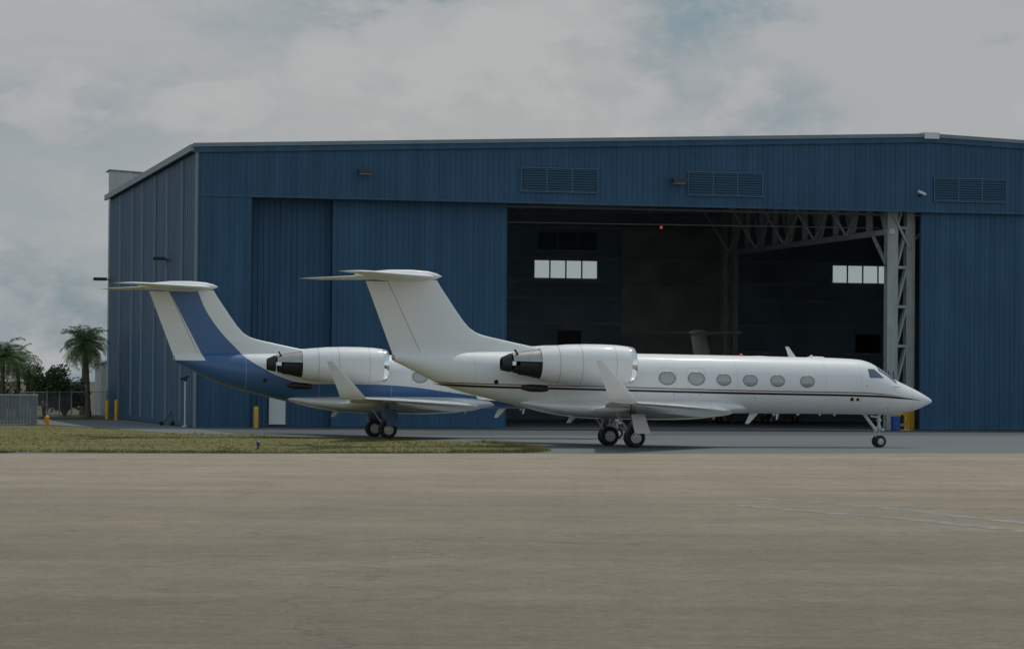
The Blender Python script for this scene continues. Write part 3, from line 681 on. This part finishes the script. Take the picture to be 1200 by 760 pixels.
def make_jet(stripes=True):
    root = empty('business_jet', (0,0,0))
    # fuselage
    xs = []; x = 14.79
    for k in range(10): xs.append(14.79-.9*(k/10)**1.6)
    xs += [13.9-.15*k for k in range(24)] + [10.3-.5*k for k in range(41)] + [-10.1,-10.25,-10.35]
    xs = sorted({round(q,3) for q in xs if q >= -10.35}, reverse=True)
    rings = []
    for x in xs:
        zt, zb, w = interp(FUS, x); zc, hz = (zt+zb)/2, (zt-zb)/2
        rings.append([(x, w*math.cos(2*math.pi*i/48), zc+hz*math.sin(2*math.pi*i/48)) for i in range(48)])
    b = MB(); b.loft(rings); fus = b.build('fuselage', WHITE, root, smooth=50)
    b = MB(); b.lathe([(.11,0),(.13,-.06),(.09,-.10),(.07,.05)],(-10.35,0,3.85),'x',n=16); b.build('exhaust_outlet', NOZ, fus, smooth=40)
    # belly fairing
    rings = []
    BF = [(5.9,1.95,1.60,.5),(5.2,2.02,1.52,.95),(4.4,2.10,1.38,1.24),(3.6,2.14,1.26,1.34),(2,2.16,1.20,1.38),(0,2.16,1.21,1.38),(-1.8,2.14,1.27,1.34),(-3.1,2.10,1.42,1.22),(-4.2,2.06,1.66,.9),(-4.8,2.05,1.85,.5)]
    for k in range(41):
        x = 5.9-10.7*k/40; zt, zb, w = interp(BF, x); zc, hz = (zt+zb)/2, (zt-zb)/2
        ring = []
        for i in range(40):
            a = 2*math.pi*i/40; ca, sa = math.cos(a), math.sin(a)
            ring.append((x, w*math.copysign(abs(ca)**.8, ca), zc+hz*math.copysign(abs(sa)**.8, sa)))
        rings.append(ring)
    b = MB(); b.loft(rings); b.build('belly_fairing', BELLY, root, smooth=50)
    # wings
    for s in (-1, 1):
        WS = [(.75,5.0,-1.75,1.58,.62),(1.3,4.62,-1.72,1.62,.62),(2.6,3.66,-1.80,1.685,.50),(4.2,2.53,-1.95,1.755,.38),(7.0,.57,-2.72,1.865,.27),(9.6,-1.25,-3.44,1.95,.19),(11.3,-2.45,-3.78,2.0,.14),(11.55,-2.66,-3.84,2.02,.12)]
        rings = [foil(0, le, te, s*y, z, t) for y, le, te, z, t in WS]
        b = MB(); b.loft(rings); wg = b.build('wing', BELLY, root, smooth=40)
        rings = []
        for f in (0,.05,.12,.25,.5,.75,.95,1):
            le = -2.64-(1.60)*f; te = -3.84-(.70)*f
            y = s*(11.56+.16*math.sin(min(1,f*6)*math.pi/2)+.26*f); z = 2.02+1.70*f
            rings.append(foil(0, le, te, y, z, .12-.07*f, axis='y', camber=0))
        b = MB(); b.loft(rings); b.build('winglet', WHITE, wg, smooth=40)
        for y in (4.0, 6.6):
            b = MB()
            te = -1.95 if y == 4 else -2.6
            rings = [[(te+1.1-1.7*f, s*y+.09*r_*math.cos(a), 1.66+.03*(y-4)+.12*r_*math.sin(a)) for a in [2*math.pi*i/10 for i in range(10)]] for f, r_ in ((0,.05),(.25,.9),(.6,1),(1,.08))]
            b.loft(rings); b.build('flap_fairing', BELLY, wg, smooth=50)
    # fin, rudder
    LEt = [(7.24,-8.47),(6.4,-7.90),(5.6,-7.34),(5.25,-7.05),(5.0,-6.70),(4.86,-6.30),(4.72,-5.65),(4.58,-5.0),(4.42,-4.2),(4.26,-3.4),(4.12,-2.7),(3.8,-2.6)]
    def lez(z): return interp(LEt, z)[0]
    def tez(z): return -10.29-1.38*(z-3.66)/3.58
    def hgz(z): return tez(z)+1.30-.09*(z-3.8)
    rings = []
    for z in (3.8,4.0,4.12,4.2,4.3,4.4,4.5,4.6,4.7,4.8,4.9,5.0,5.2,5.5,6.0,6.5,7.0,7.27):
        le, te = lez(z), hgz(z); ring = []; n = 16; th = .30-.035*(z-4)
        zz = z
        up, lo = [], []
        for i in range(n+1):
            q = (1-math.cos(math.pi*i/n))/2; x = le-(le-te)*q; dist = le-x
            y = th*.5*min(1, math.sqrt(max(0,dist)/1.6))*(1-.45*max(0,(dist-(le-te)+2.2)/2.2) if dist > (le-te)-2.2 else 1)
            up.append((x, y, zz)); lo.append((x, -y, zz))
        rings.append(up+lo[-1:0:-1])
    b = MB(); b.loft(rings); fin = b.build('tail_fin', WHITE, root, smooth=40)
    b = MB(); rings = []
    for z in (3.86,4.5,5.5,6.5,7.18):
        h, te = hgz(z)-.035, tez(z); w = .095-.01*(z-4)
        rings.append([(h, w, z), (h, -w, z), (te, -.012, z), (te, .012, z)])
    b.loft(rings); b.build('rudder', WHITE, root)
    # tailplane with bullet
    for s in (-1, 1):
        rings = [foil(0, -8.55+.0, -11.75, s*.05, 7.42, .30, camber=0), foil(0,-9.3,-12.0,s*.9,7.42,.24,camber=0), foil(0,-11.0,-12.95,s*3.0,7.42,.17,camber=0), foil(0,-12.35,-13.72,s*4.65,7.42,.11,camber=0), foil(0,-12.7,-13.82,s*4.78,7.42,.05,camber=0)]
        b = MB(); b.loft(rings); b.build('tailplane', WHITE, root, smooth=40)
    b = MB(); rings = []
    for f, r_ in ((0,.04),(.06,.45),(.16,.8),(.35,1),(.6,.95),(.85,.6),(1,.1)):
        x = -8.25-3.9*f
        rings.append([(x, .24*r_*math.cos(a), 7.44+.27*r_*math.sin(a)) for a in [2*math.pi*i/16 for i in range(16)]])
    b.loft(rings); b.build('bullet_fairing', WHITE, root, smooth=50)
    # engines
    for s in (-1, 1):
        cy, cz = s*2.02, 3.62
        b = MB(); b.lathe([(.60,-.75),(.63,-.28),(.70,-.10),(.775,-.13),(.80,-.30),(.855,-.75),(.885,-1.4),(.89,-2.2),(.865,-3.1),(.79,-3.9),(.70,-4.33),(.66,-4.33),(.62,-3.9)],(0,cy,cz),'x',n=44)
        eng = b.build('engine', WHITE, root, smooth=50)
        b = MB(); b.lathe([(.632,-.29),(.645,-.16),(.685,-.075),(.735,-.055),(.775,-.09),(.802,-.20),(.806,-.31)],(0,cy,cz),'x',n=44); b.build('inlet_lip', LIP, eng, smooth=60)
        b = MB(); b.lathe([(0,-.42),(.10,-.55),(.2,-.80)],(0,cy,cz),'x',n=20)
        for k in range(22):
            a = 2*math.pi*k/22; a2 = a+.24
            b.add([(-.72,cy+.18*math.cos(a),cz+.18*math.sin(a)),(-.72,cy+.6*math.cos(a),cz+.6*math.sin(a)),(-.86,cy+.6*math.cos(a2),cz+.6*math.sin(a2)),(-.86,cy+.18*math.cos(a2),cz+.18*math.sin(a2))],[(0,1,2,3)])
        b.lathe([(.62,-.9),(0,-.9)],(0,cy,cz),'x',n=24)
        b.build('fan', FAN, eng, smooth=40)
        for xx, rr_ in ((-1.02,.866),(-2.55,.885),(-3.55,.832)):
            b = MB(); b.lathe([(rr_-.004,xx+.012),(rr_+.004,xx+.010),(rr_+.004,xx-.010),(rr_-.010,xx-.012)],(0,cy,cz),'x',n=44); b.build('cowl_seam', SEAM, eng, smooth=60)
        # exhaust core and opened reverser shells
        b = MB(); b.lathe([(.50,-4.2),(.47,-4.8),(.42,-5.25),(.39,-5.25),(.40,-4.4),(0,-4.4)],(0,cy,cz-.05),'x',n=28); b.build('exhaust_core', DARKM, eng, smooth=50)
        def shell(x0, x1, r0, r1, a0, a1, zc0, zc1, th, name, m):
            bb = MB(); rings = []
            for f in (0,.35,.7,1):
                x = x0+(x1-x0)*f; r_ = r0+(r1-r0)*f; zc = zc0+(zc1-zc0)*f; o_, i_ = [], []
                for k in range(15):
                    a = R(a0+(a1-a0)*k/14); o_.append((x, cy+r_*math.cos(a), zc+r_*math.sin(a))); i_.append((x, cy+(r_-th)*math.cos(a), zc+(r_-th)*math.sin(a)))
                rings.append(o_+i_[::-1])
            bb.loft(rings); return bb.build(name, m, eng, smooth=40)
        shell(-4.34,-5.55,.66,.42,8,172,cz,cz+.06,.05,'reverser_fairing',NOZ)
        shell(-4.34,-5.5,.62,.36,188,352,cz-.02,cz-.02,.05,'reverser_fairing',DARKM)
        shell(-5.62,-6.02,.44,.30,-60,240,cz+.02,cz-.02,.04,'reverser_bucket',DARKM)
        b = MB(); b.bar((-5.30,cy+s*.25,cz+.34),(-5.50,cy+s*.30,cz+.62),.10,.05); b.build('reverser_arm', DARKM, eng)
        b = MB()
        rings = []
        for f in (0,1):
            y = s*(1.0+f*.35); rings.append([(-.9,y,3.50),(-1.3,y,3.62),(-4.6,y,3.62),(-5.2,y,3.52),(-4.6,y,3.40),(-1.3,y,3.34)])
        b.loft(rings); b.build('pylon', WHITE, root, smooth=30)
    # windows
    for s in (-1, 1):
        for k, (x, z) in enumerate(((1.78,3.06),(3.13,3.05),(4.41,3.01),(5.65,2.99),(6.93,2.98),(8.34,2.96))):
            ax, az = (.35,.272) if k < 2 else (.305,.238)
            n = 28; rim = MB(); vs = []
            for f, off in ((1.16,.004),(1.10,.018),(.96,.018),(.93,.006)):
                for i in range(n):
                    a = 2*math.pi*i/n; vs.append(surf(x+ax*f*math.cos(a), z+az*f*math.sin(a), s, off))
            rim.add(vs, [(r_*n+i, r_*n+(i+1) % n, (r_+1)*n+(i+1) % n, (r_+1)*n+i) for r_ in range(3) for i in range(n)])
            pane = MB(); vs = [surf(x, z, s, .012)]
            for f in (.5,.95):
                for i in range(n):
                    a = 2*math.pi*i/n; vs.append(surf(x+ax*f*math.cos(a), z+az*f*math.sin(a), s, .010))
            pane.add(vs, [(0,1+i,1+(i+1) % n) for i in range(n)]+[(1+i,1+n+i,1+n+(i+1) % n,1+(i+1) % n) for i in range(n)])
            if k in (2,3,4,5):
                low = []; m_ = 14
                for i in range(m_+1):
                    a = math.pi + math.asin(.45) + (math.pi-2*math.asin(.45))*i/m_; low.append(surf(x+ax*.93*math.cos(a), z+az*.93*math.sin(a), s, .0115))
                mid_ = [surf(x+ax*.93*math.cos(math.asin(.45))*(-1+2*i/m_), z-az*.93*.45, s, .0135) for i in range(m_+1)]
                gl = MB(); gl.add(low+mid_, [(i, i+1, m_+2+i, m_+1+i) for i in range(m_)])
            else: gl = None
            o = pane.build('window', SHADEW, root, smooth=60)
            if gl: gl.build('lower_glass', WGLASS, o)
            rim.build('window_rim', RIM, o, smooth=50)
        b = MB(); patch_poly(b, [(11.37,3.155),(12.12,3.145),(11.68,3.545),(11.34,3.55)], s, .010)
        b.build('cockpit_window', SCREEN, root, smooth=60)
        b = MB(); vs = []; NX, NA = 8, 8
        for i in range(NX+1):
            x = 11.93+(12.82-11.93)*i/NX; zt, zb, w = interp(FUS, x); zc, hz = (zt+zb)/2, (zt-zb)/2
            for j in range(NA+1):
                a = R(4 + (44 - 8*(1-i/NX))*j/NA); vs.append((x, s*(w+.012)*math.sin(a), zc+(hz+.012)*math.cos(a)))
        b.add(vs, [(i*(NA+1)+j, i*(NA+1)+j+1, (i+1)*(NA+1)+j+1, (i+1)*(NA+1)+j) for i in range(NX) for j in range(NA)])
        b.build('windshield', SCREEN, root, smooth=60)
        if stripes:
            for nm, tab, hw, m in (('bronze_stripe', [(13.1,2.325),(12.2,2.40),(10.95,2.47),(7.7,2.505),(4.5,2.545),(0,2.635),(-3,2.685),(-5.7,2.72),(-8.4,2.79),(-8.7,2.80)], .023, TANS),
                                   ('dark_stripe', [(14.1,2.13),(13.83,2.17),(13,2.245),(11.77,2.32),(9.5,2.365),(7.7,2.385),(4.5,2.425),(0,2.50),(-3,2.555),(-5.7,2.60),(-8.3,2.70),(-8.6,2.74)], .047, BLKS)):
                b = MB(); vs = []; X0, X1 = tab[0][0], tab[-1][0]; n = 160
                for i in range(n+1):
                    x = X0+(X1-X0)*i/n; z = interp(tab, x)[0]; h = hw*min(1,(X0-x)/1.4+.12)*min(1,(x-X1)/.6+.1)
                    for q in (-1,0,1): vs.append(surf(x, z+q*h, s, .005))
                b.add(vs, [(3*i+j, 3*i+j+1, 3*i+j+4, 3*i+j+3) for i in range(n) for j in range(2)]); b.build(nm, m, root, smooth=60)
        b = MB()
        for x, z, r_ in ((10.52,2.175,.085),(10.80,2.17,.075),(-5.97,2.83,.10)):
            n = 16; vs = [surf(x, z, s, .012)]+[surf(x+r_*math.cos(2*math.pi*i/n), z+r_*math.sin(2*math.pi*i/n), s, .010) for i in range(n)]
            b.add(vs, [(0,1+i,1+(i+1) % n) for i in range(n)])
        b.build('static_port', BLACK, root)
        b = MB()
        for x, z, r_ in ((2.1,2.33,.03),(3.3,2.33,.03),(11.2,2.78,.035),(5.9,2.2,.03),(9.7,2.2,.025),(9.75,2.6,.02),(12.35,1.78,.03)):
            n = 8; b.add([surf(x, z, s, .008)]+[surf(x+r_*math.cos(2*math.pi*i/n), z+r_*math.sin(2*math.pi*i/n), s, .007) for i in range(n)], [(0,1+i,1+(i+1) % n) for i in range(n)])
        b.build('drain_port', RIM, root)
        # black scoop below the pylon
        b = MB(); rings = []
        for f, r_ in ((0,.05),(.1,.6),(.35,1),(.75,1),(.95,.75),(1,.3)):
            x = -4.95+1.30*f; c = surf(x, 2.60, s, 0)
            rings.append([(x, c.y+s*.10*r_*math.cos(a), 2.60-.05*f+.165*r_*math.sin(a)) for a in [2*math.pi*i/16 for i in range(16)]])
        b.loft(rings); b.build('air_scoop', BLACK, root, smooth=50)
    def seam_ring(x, a0, a1):
        b = MB(); vs = []; n = 40
        for xx in (x-.007, x+.007):
            zt, zb, w = interp(FUS, xx); zc, hz = (zt+zb)/2, (zt-zb)/2
            for i in range(n+1):
                a = R(a0+(a1-a0)*i/n); vs.append((xx, (w+.003)*math.cos(a), zc+(hz+.003)*math.sin(a)))
        b.add(vs, [(i, i+1, n+2+i, n+1+i) for i in range(n)]); b.build('panel_line', FSEAM, root, smooth=60)
    for x in (13.62, 10.95, 9.25, 5.05, .35, -3.3, -6.9): seam_ring(x, -178, 178)
    for s in (-1, 1):
        for x in (1.78, 3.13):                                  # overwing exits round the two rear windows
            b = MB(); pts = []
            for i in range(40):
                a = 2*math.pi*i/40; ca, sa = math.cos(a), math.sin(a)
                pts.append((x+.44*math.copysign(abs(ca)**.45, ca), 3.06+.47*math.copysign(abs(sa)**.45, sa)))
            vs = [surf(p[0], p[1], s, .003) for p in pts]+[surf(x+(p[0]-x)*.972, 3.06+(p[1]-3.06)*.972, s, .003) for p in pts]
            b.add(vs, [(i, (i+1) % 40, 40+(i+1) % 40, 40+i) for i in range(40)]); b.build('exit_outline', FSEAM, root, smooth=60)
    # antennas and beacon
    def blade(x, z, h, c, sw, name='antenna', m=WHITE):
        b = MB(); rings = []
        for f in (0,.5,1):
            x0 = x-sw*f; cc = c*(1-.55*f); rings.append([(x0+cc/2,0,z+h*f),(x0,.02,z+h*f),(x0-cc/2,0,z+h*f),(x0,-.02,z+h*f)])
        b.loft(rings); b.build(name, m, root)
    blade(8.05,4.03,.50,.36,.28); blade(6.25,1.54,-.50,.42,.36); blade(-2.1,1.46,-.42,.42,.34)
    for x, h in ((7.2,-.12),(9.4,-.10),(10.1,-.12),(8.35,-.10),(4.35,-.2),(7.35,-.3)): blade(x,1.53 if x > 5 else 1.42,h,.16,.05)
    b = MB()
    for x, l, h in ((6.9,1.0,.05),(9.6,.9,.05),(9.0,.12,.12)):
        rings = [[(x-l*f,.16*r_*math.cos(a),4.05+.0+h*r_*math.sin(a)) for a in [2*math.pi*i/12 for i in range(12)]] for f, r_ in ((0,.1),(.12,.8),(.5,1),(.88,.8),(1,.1))]
        b.loft(rings)
    b.build('antenna_fairing', WHITE, root, smooth=60)
    b = MB(); b.lathe([(.12,0),(.12,.02),(.08,.07),(.04,.095),(0,.10)],(5.58,0,4.085),n=16); b.build('beacon', RED, root, smooth=50)
    b = MB()
    for s in (-1,1): b.bar((12.72,s*.45,3.10),(12.45,s*.16,3.32),.03,.02); b.bar((12.82,s*.30,3.08),(12.78,s*.28,3.48),.035,.035)
    b.build('wiper', BLACK, root)
    for s in (-1,1):
        b = MB(); c = surf(12.6,2.75,s,0); b.bar(c,(c.x+.02,c.y+s*.10,c.z),.05,.02); b.bar((c.x,c.y+s*.10,c.z),(c.x+.28,c.y+s*.10,c.z),.025,.025); b.build('pitot_probe', RIM, root)
    # nose gear
    ng = MB(); ng.cyl((12.22,0,1.62),(12.22,0,.95),.07,n=14); ng.cyl((12.22,0,.95),(12.22,0,.30),.045,n=14); ng.cyl((12.22,-.28,.27),(12.22,.28,.27),.05,n=10)
    ng.cyl((12.22,0,1.18),(12.22,0,1.28),.12,n=14); ng.cyl((12.22,0,.86),(12.22,0,.98),.11,n=14); ng.bar((12.12,0,.92),(11.98,0,.66),.1,.05); ng.bar((11.98,0,.66),(12.15,0,.38),.1,.05)
    ng.bar((11.8,.0,1.42),(12.2,0,1.36),.06,.08); ng.bar((12.2,0,1.36),(12.36,0,1.55),.05,.05)
    gear = ng.build('nose_gear', GEAR, root, smooth=40)
    b = MB(); b.bar((11.45,0,1.56),(12.10,0,.74),.20,.10); b.build('drag_brace', GEAR, gear)
    for s in (-1,1):
        b = MB(); wheel(b, (12.22, s*.19, .272), .272, .17, s); b.build('wheel', [TYRE,HUB,BLACK], gear, smooth=35)
        b = MB(); b.lathe([(0,0),(.06,.0),(.075,.08),(.07,.10),(0,.105)],(12.30,s*.13,.80),'x',n=14); b.build('taxi_light', WPANEL, gear, smooth=40)
    # main gear
    for s in (-1,1):
        y = s*2.085
        mg = MB(); mg.cyl((-.02,y,1.70),(-.10,y,.95),.11,n=14); mg.cyl((-.10,y,1.05),(-.34,y,.62),.09,n=12); mg.bar((-.34,y,.64),(0,y,.43),.14,.16); mg.cyl((0,y-.26,.43),(0,y+.26,.43),.07,n=12)
        mg.cyl((-.28,y,.72),(-.12,y,1.25),.05,n=10); mg.bar((-.05,y,1.2),(.05,y-s*.9,1.55),.07,.07); mg.bar((.05,y-s*.2,1.0),(.30,y-s*.2,1.4),.06,.06)
        gear = mg.build('main_gear', GEARD, root, smooth=40)
        b = MB(); b.bar((-.85,y-s*.1,1.55),(-.15,y-s*.1,.60),.07,.07); b.build('side_brace', GEAR, gear)
        for q in (-1,1):
            b = MB(); wheel(b, (0, y+q*.215, .432), .432, .25, q); b.build('wheel', [TYRE,HUB,BLACK], gear, smooth=35)
        b = MB(); yy = s*2.50
        b.loft([[(-.28,yy,1.46),(.34,yy,1.46),(.34,yy+s*.03,1.46),(-.28,yy+s*.03,1.46)],[(-.12,yy+s*.06,.62),(.60,yy+s*.06,.62),(.60,yy+s*.09,.62),(-.12,yy+s*.09,.62)]]); b.build('gear_door', BELLY, gear)
    return root

def livery(pale, blue, name):
    """white upper, blue lower fuselage and tail band split by curves in the aircraft's own x-z plane"""
    m = bpy.data.materials.new(name); m.use_nodes = True; nt = m.node_tree; N = nt.nodes; L = nt.links
    b = N['Principled BSDF']; b.inputs['Roughness'].default_value = .36; b.inputs['Coat Weight'].default_value = .2; b.inputs['Coat Roughness'].default_value = .08
    tc = N.new('ShaderNodeTexCoord'); sp = N.new('ShaderNodeSeparateXYZ'); L.new(tc.outputs['Object'], sp.inputs[0])
    def math_(op, a, c=None):
        n = N.new('ShaderNodeMath'); n.operation = op
        for i, q in enumerate((a, c)):
            if q is None: continue
            if isinstance(q, (int,float)): n.inputs[i].default_value = q
            else: L.new(q, n.inputs[i])
        return n.outputs[0]
    def curve(pts):      # piecewise z(x), x in [-12, 15], z in [0, 8]
        fc = N.new('ShaderNodeFloatCurve'); L.new(math_('DIVIDE', math_('ADD', sp.outputs[0], 12), 27), fc.inputs['Value'])
        c = fc.mapping.curves[0]; P = [((x+12)/27, z/8) for x, z in pts]
        while len(c.points) < len(P): c.points.new(.5,.5)
        for q, (a, d) in zip(c.points, P): q.location = (a, d)
        fc.mapping.update(); return math_('MULTIPLY', fc.outputs[0], 8)
    top = curve([(-12,7.9),(-10.6,7.6),(-9.6,7.7),(-9.28,7.24),(-8.85,6.29),(-8.0,5.1),(-7.26,4.34),(-6.83,3.9),(-6.2,3.5),(-5.2,3.0),(-4.17,2.72),(-2,2.68),(.84,2.60),(3.78,2.24),(5.45,2.03),(8,1.85),(12,1.8),(15,1.8)])
    low = curve([(-12,4.3),(-10.3,3.3),(-9,2.4),(-6,1.2),(-4,1.2),(-2,1.5),(1.03,1.70),(3,1.55),(6,1.3),(15,1.2)])
    # right hand (rearward) limit of the band on the fin: x > xr(z)
    xr = math_('ADD', -8.87, math_('MULTIPLY', math_('SUBTRACT', sp.outputs[2], 3.77), -.524))
    below = math_('LESS_THAN', sp.outputs[2], top); above = math_('GREATER_THAN', sp.outputs[2], low)
    fwd = math_('MAXIMUM', math_('GREATER_THAN', sp.outputs[0], xr), math_('LESS_THAN', sp.outputs[2], 3.78))
    fac = math_('MULTIPLY', math_('MULTIPLY', below, above), fwd)
    mx = N.new('ShaderNodeMix'); mx.data_type = 'RGBA'; mx.inputs[6].default_value = (*pale,1); mx.inputs[7].default_value = (*blue,1)
    L.new(fac, mx.inputs['Factor']); L.new(mx.outputs[2], b.inputs['Base Color'])
    return m
JBLUE = livery((.76,.77,.775), (.042,.125,.30), 'blue_and_white_livery')
JBLUES = mat('blue_aircraft_paint', (.042,.125,.30), .25, coat=.6)
JDIM = mat('pale_dusty_aircraft_paint', (.78,.79,.74), .4, noise=(.6,.06))

jet = make_jet()
jet2 = copy_tree(jet); jet3 = copy_tree(jet)
jet.location = (4.90,133.2,0); jet.rotation_euler.z = R(14)
tag(jet, 'white business jet with thin dark stripe parked nearest, nose to the right', 'airplane', 'business jets parked at the hangar')
jet2.location = (-6.55,150.0,0); jet2.rotation_euler.z = R(12)
tag(jet2, 'blue and white business jet with blue tail band parked behind on the left', 'airplane', 'business jets parked at the hangar')
jet3.location = H(43.2,27.0); jet3.rotation_euler.z = R(64); jet3.scale = (.86,.86,.86)
tag(jet3, 'pale T-tailed jet inside the dark hangar, only its tail showing over the white jet', 'airplane', 'business jets parked at the hangar')
def base(n): return n.split('.')[0]
def repaint(root, table, drop):
    for o in list(root.children_recursive):
        if base(o.name) in drop: bpy.data.objects.remove(o); continue
        for sl in o.material_slots:
            q = table.get(sl.material.name) if sl.material else None
            if q: sl.link = 'OBJECT'; sl.material = q
        m = table.get(base(o.name))
        if m: o.material_slots[0].link = 'OBJECT'; o.material_slots[0].material = m
repaint(jet2, {'fuselage': JBLUE, 'tail_fin': JBLUE}, {'bronze_stripe','dark_stripe'})
repaint(jet3, {'white_aircraft_paint': JDIM, 'white_belly_paint': JDIM}, {'bronze_stripe','dark_stripe'})
for o in jet2.children:
    if base(o.name) == 'main_gear':
        for c in o.children:
            if base(c.name) == 'gear_door':
                c.material_slots[0].link = 'OBJECT'; c.material_slots[0].material = JBLUES

# ------------------------------------------------------------------ light, sky, camera
toward = Vector((.25,.42,1)).normalized()
sl = bpy.data.lights.new('sun', 'SUN'); sl.energy = 3.0; sl.angle = R(.6); sl.color = (1,.945,.85)
so = bpy.data.objects.new('sun', sl); col.objects.link(so); so.rotation_euler = (-toward).to_track_quat('-Z','Y').to_euler(); so.location = (0,0,60)
w = bpy.data.worlds.new('World'); scene.world = w; w.use_nodes = True
N = w.node_tree.nodes; L = w.node_tree.links; bg = N['Background']
sky = N.new('ShaderNodeTexSky'); sky.sky_type = 'NISHITA'; sky.sun_disc = False; sky.sun_elevation = R(64); sky.sun_rotation = R(31); sky.dust_density = 2
tc = N.new('ShaderNodeTexCoord')
def wnoise(scale, det, vec, off, rough=.55, dist=0):
    mp = N.new('ShaderNodeMapping'); mp.inputs['Scale'].default_value = vec; mp.inputs['Location'].default_value = off; L.new(tc.outputs['Generated'], mp.inputs['Vector'])
    n = N.new('ShaderNodeTexNoise'); n.inputs['Scale'].default_value = scale; n.inputs['Detail'].default_value = det; n.inputs['Roughness'].default_value = rough; n.inputs['Distortion'].default_value = dist
    L.new(mp.outputs['Vector'], n.inputs['Vector']); return n.outputs['Fac']
def wramp(x, stops):
    r = N.new('ShaderNodeValToRGB'); L.new(x, r.inputs['Fac']); e = r.color_ramp.elements
    while len(e) < len(stops): e.new(.5)
    for q, (p, c) in zip(e, stops): q.position = p; q.color = (*c, 1)
    r.color_ramp.interpolation = 'EASE'; return r.outputs['Color']
def wmix(f, a, c, mode='MIX'):
    m = N.new('ShaderNodeMix'); m.data_type = 'RGBA'; m.blend_type = mode
    for k, q in ((0, f), (6, a), (7, c)):
        if isinstance(q, (int, float)): m.inputs[k].default_value = q
        elif isinstance(q, tuple): m.inputs[k].default_value = q
        else: L.new(q, m.inputs[k])
    return m.outputs[2]
K = 8.9
OX, OY, OZ = CLOUD_AT = (7.3, .3, 1.6)
def wmath(op, a, c, d=None):
    n = N.new('ShaderNodeMath'); n.operation = op
    for k, q in enumerate((a, c, d)):
        if q is None: continue
        if isinstance(q, (int, float)): n.inputs[k].default_value = q
        else: L.new(q, n.inputs[k])
    return n.outputs[0]
# grey stratus, then cumulus whose upper edges catch the light
strat = wnoise(9, 8, (1,1,2.2), (OX, OY, OZ), .55, .2)
shade = wramp(strat, [(.32,(.60*K,.72*K,.785*K)), (.45,(.76*K,.835*K,.875*K)), (.58,(.90*K,.93*K,.945*K))])
n1 = wnoise(8.5, 12, (1,1,1.7), (OX+3.1, OY+.4, OZ+.22), .57, .15)
n2 = wnoise(8.5, 12, (1,1,1.7), (OX+3.1, OY+.4, OZ+.22+.030), .57, .15)
cmask = wramp(n1, [(.485,(0,0,0)), (.545,(.72,.72,.72)), (.62,(1,1,1))])
lit = wmath('MULTIPLY_ADD', wmath('SUBTRACT', n1, n2), 3.2, .62)
ccol = wramp(lit, [(.25,(.80*K,.855*K,.885*K)), (.55,(.90*K,.92*K,.93*K)), (.85,(1.0*K,1.01*K,1.015*K))])
shade = wmix(cmask, shade, ccol)
cover = wramp(wmath('MAXIMUM', wnoise(6, 8, (1,1,1.8), (OX+1.7, OY+.4, OZ+.3), .6, .2), wmath('SUBTRACT', n1, .06)), [(.36,(0,0,0)), (.46,(1,1,1))])
sx = N.new('ShaderNodeSeparateXYZ'); L.new(tc.outputs['Generated'], sx.inputs[0])
zen = wramp(sx.outputs[2], [(.16,(1,1,1)), (.60,(.18,.18,.18))])  # clouds thinned overhead, out of view, to deepen the shadows
cover = wmix(1, cover, zen, 'MULTIPLY')
gap = wmix(.72, sky.outputs['Color'], (.47*K,.68*K,.79*K,1))      # hazy blue between the clouds
full = wmix(cover, gap, shade)
back = wramp(sx.outputs[1], [(0,(1.5,1.5,1.5)), (.25,(1,1,1))])   # unseen sky behind the camera brightened to fill the facing sides
full = wmix(1, full, back, 'MULTIPLY')
L.new(full, bg.inputs['Color']); bg.inputs['Strength'].default_value = .1

cam = bpy.data.cameras.new('camera'); co = bpy.data.objects.new('camera', cam); col.objects.link(co); scene.camera = co
cam.sensor_width = 36; cam.lens = 105; cam.clip_end = 20000; cam.clip_start = .5
PITCH = math.atan(70/3500); ROLL = .008
f = Vector((0, math.cos(PITCH), math.sin(PITCH))); up0 = Vector((0, -math.sin(PITCH), math.cos(PITCH))); r0 = Vector((1,0,0))
up = up0*math.cos(ROLL) - r0*math.sin(ROLL); rt = r0*math.cos(ROLL) + up0*math.sin(ROLL)
mw = Matrix((rt, up, -f)).transposed().to_4x4(); mw.translation = (0,0,2.73); co.matrix_world = mw

vs = scene.view_settings; vs.view_transform = 'Standard'; vs.look = 'None'; vs.exposure = -1.0; vs.gamma = 1; vs.use_curve_mapping = False
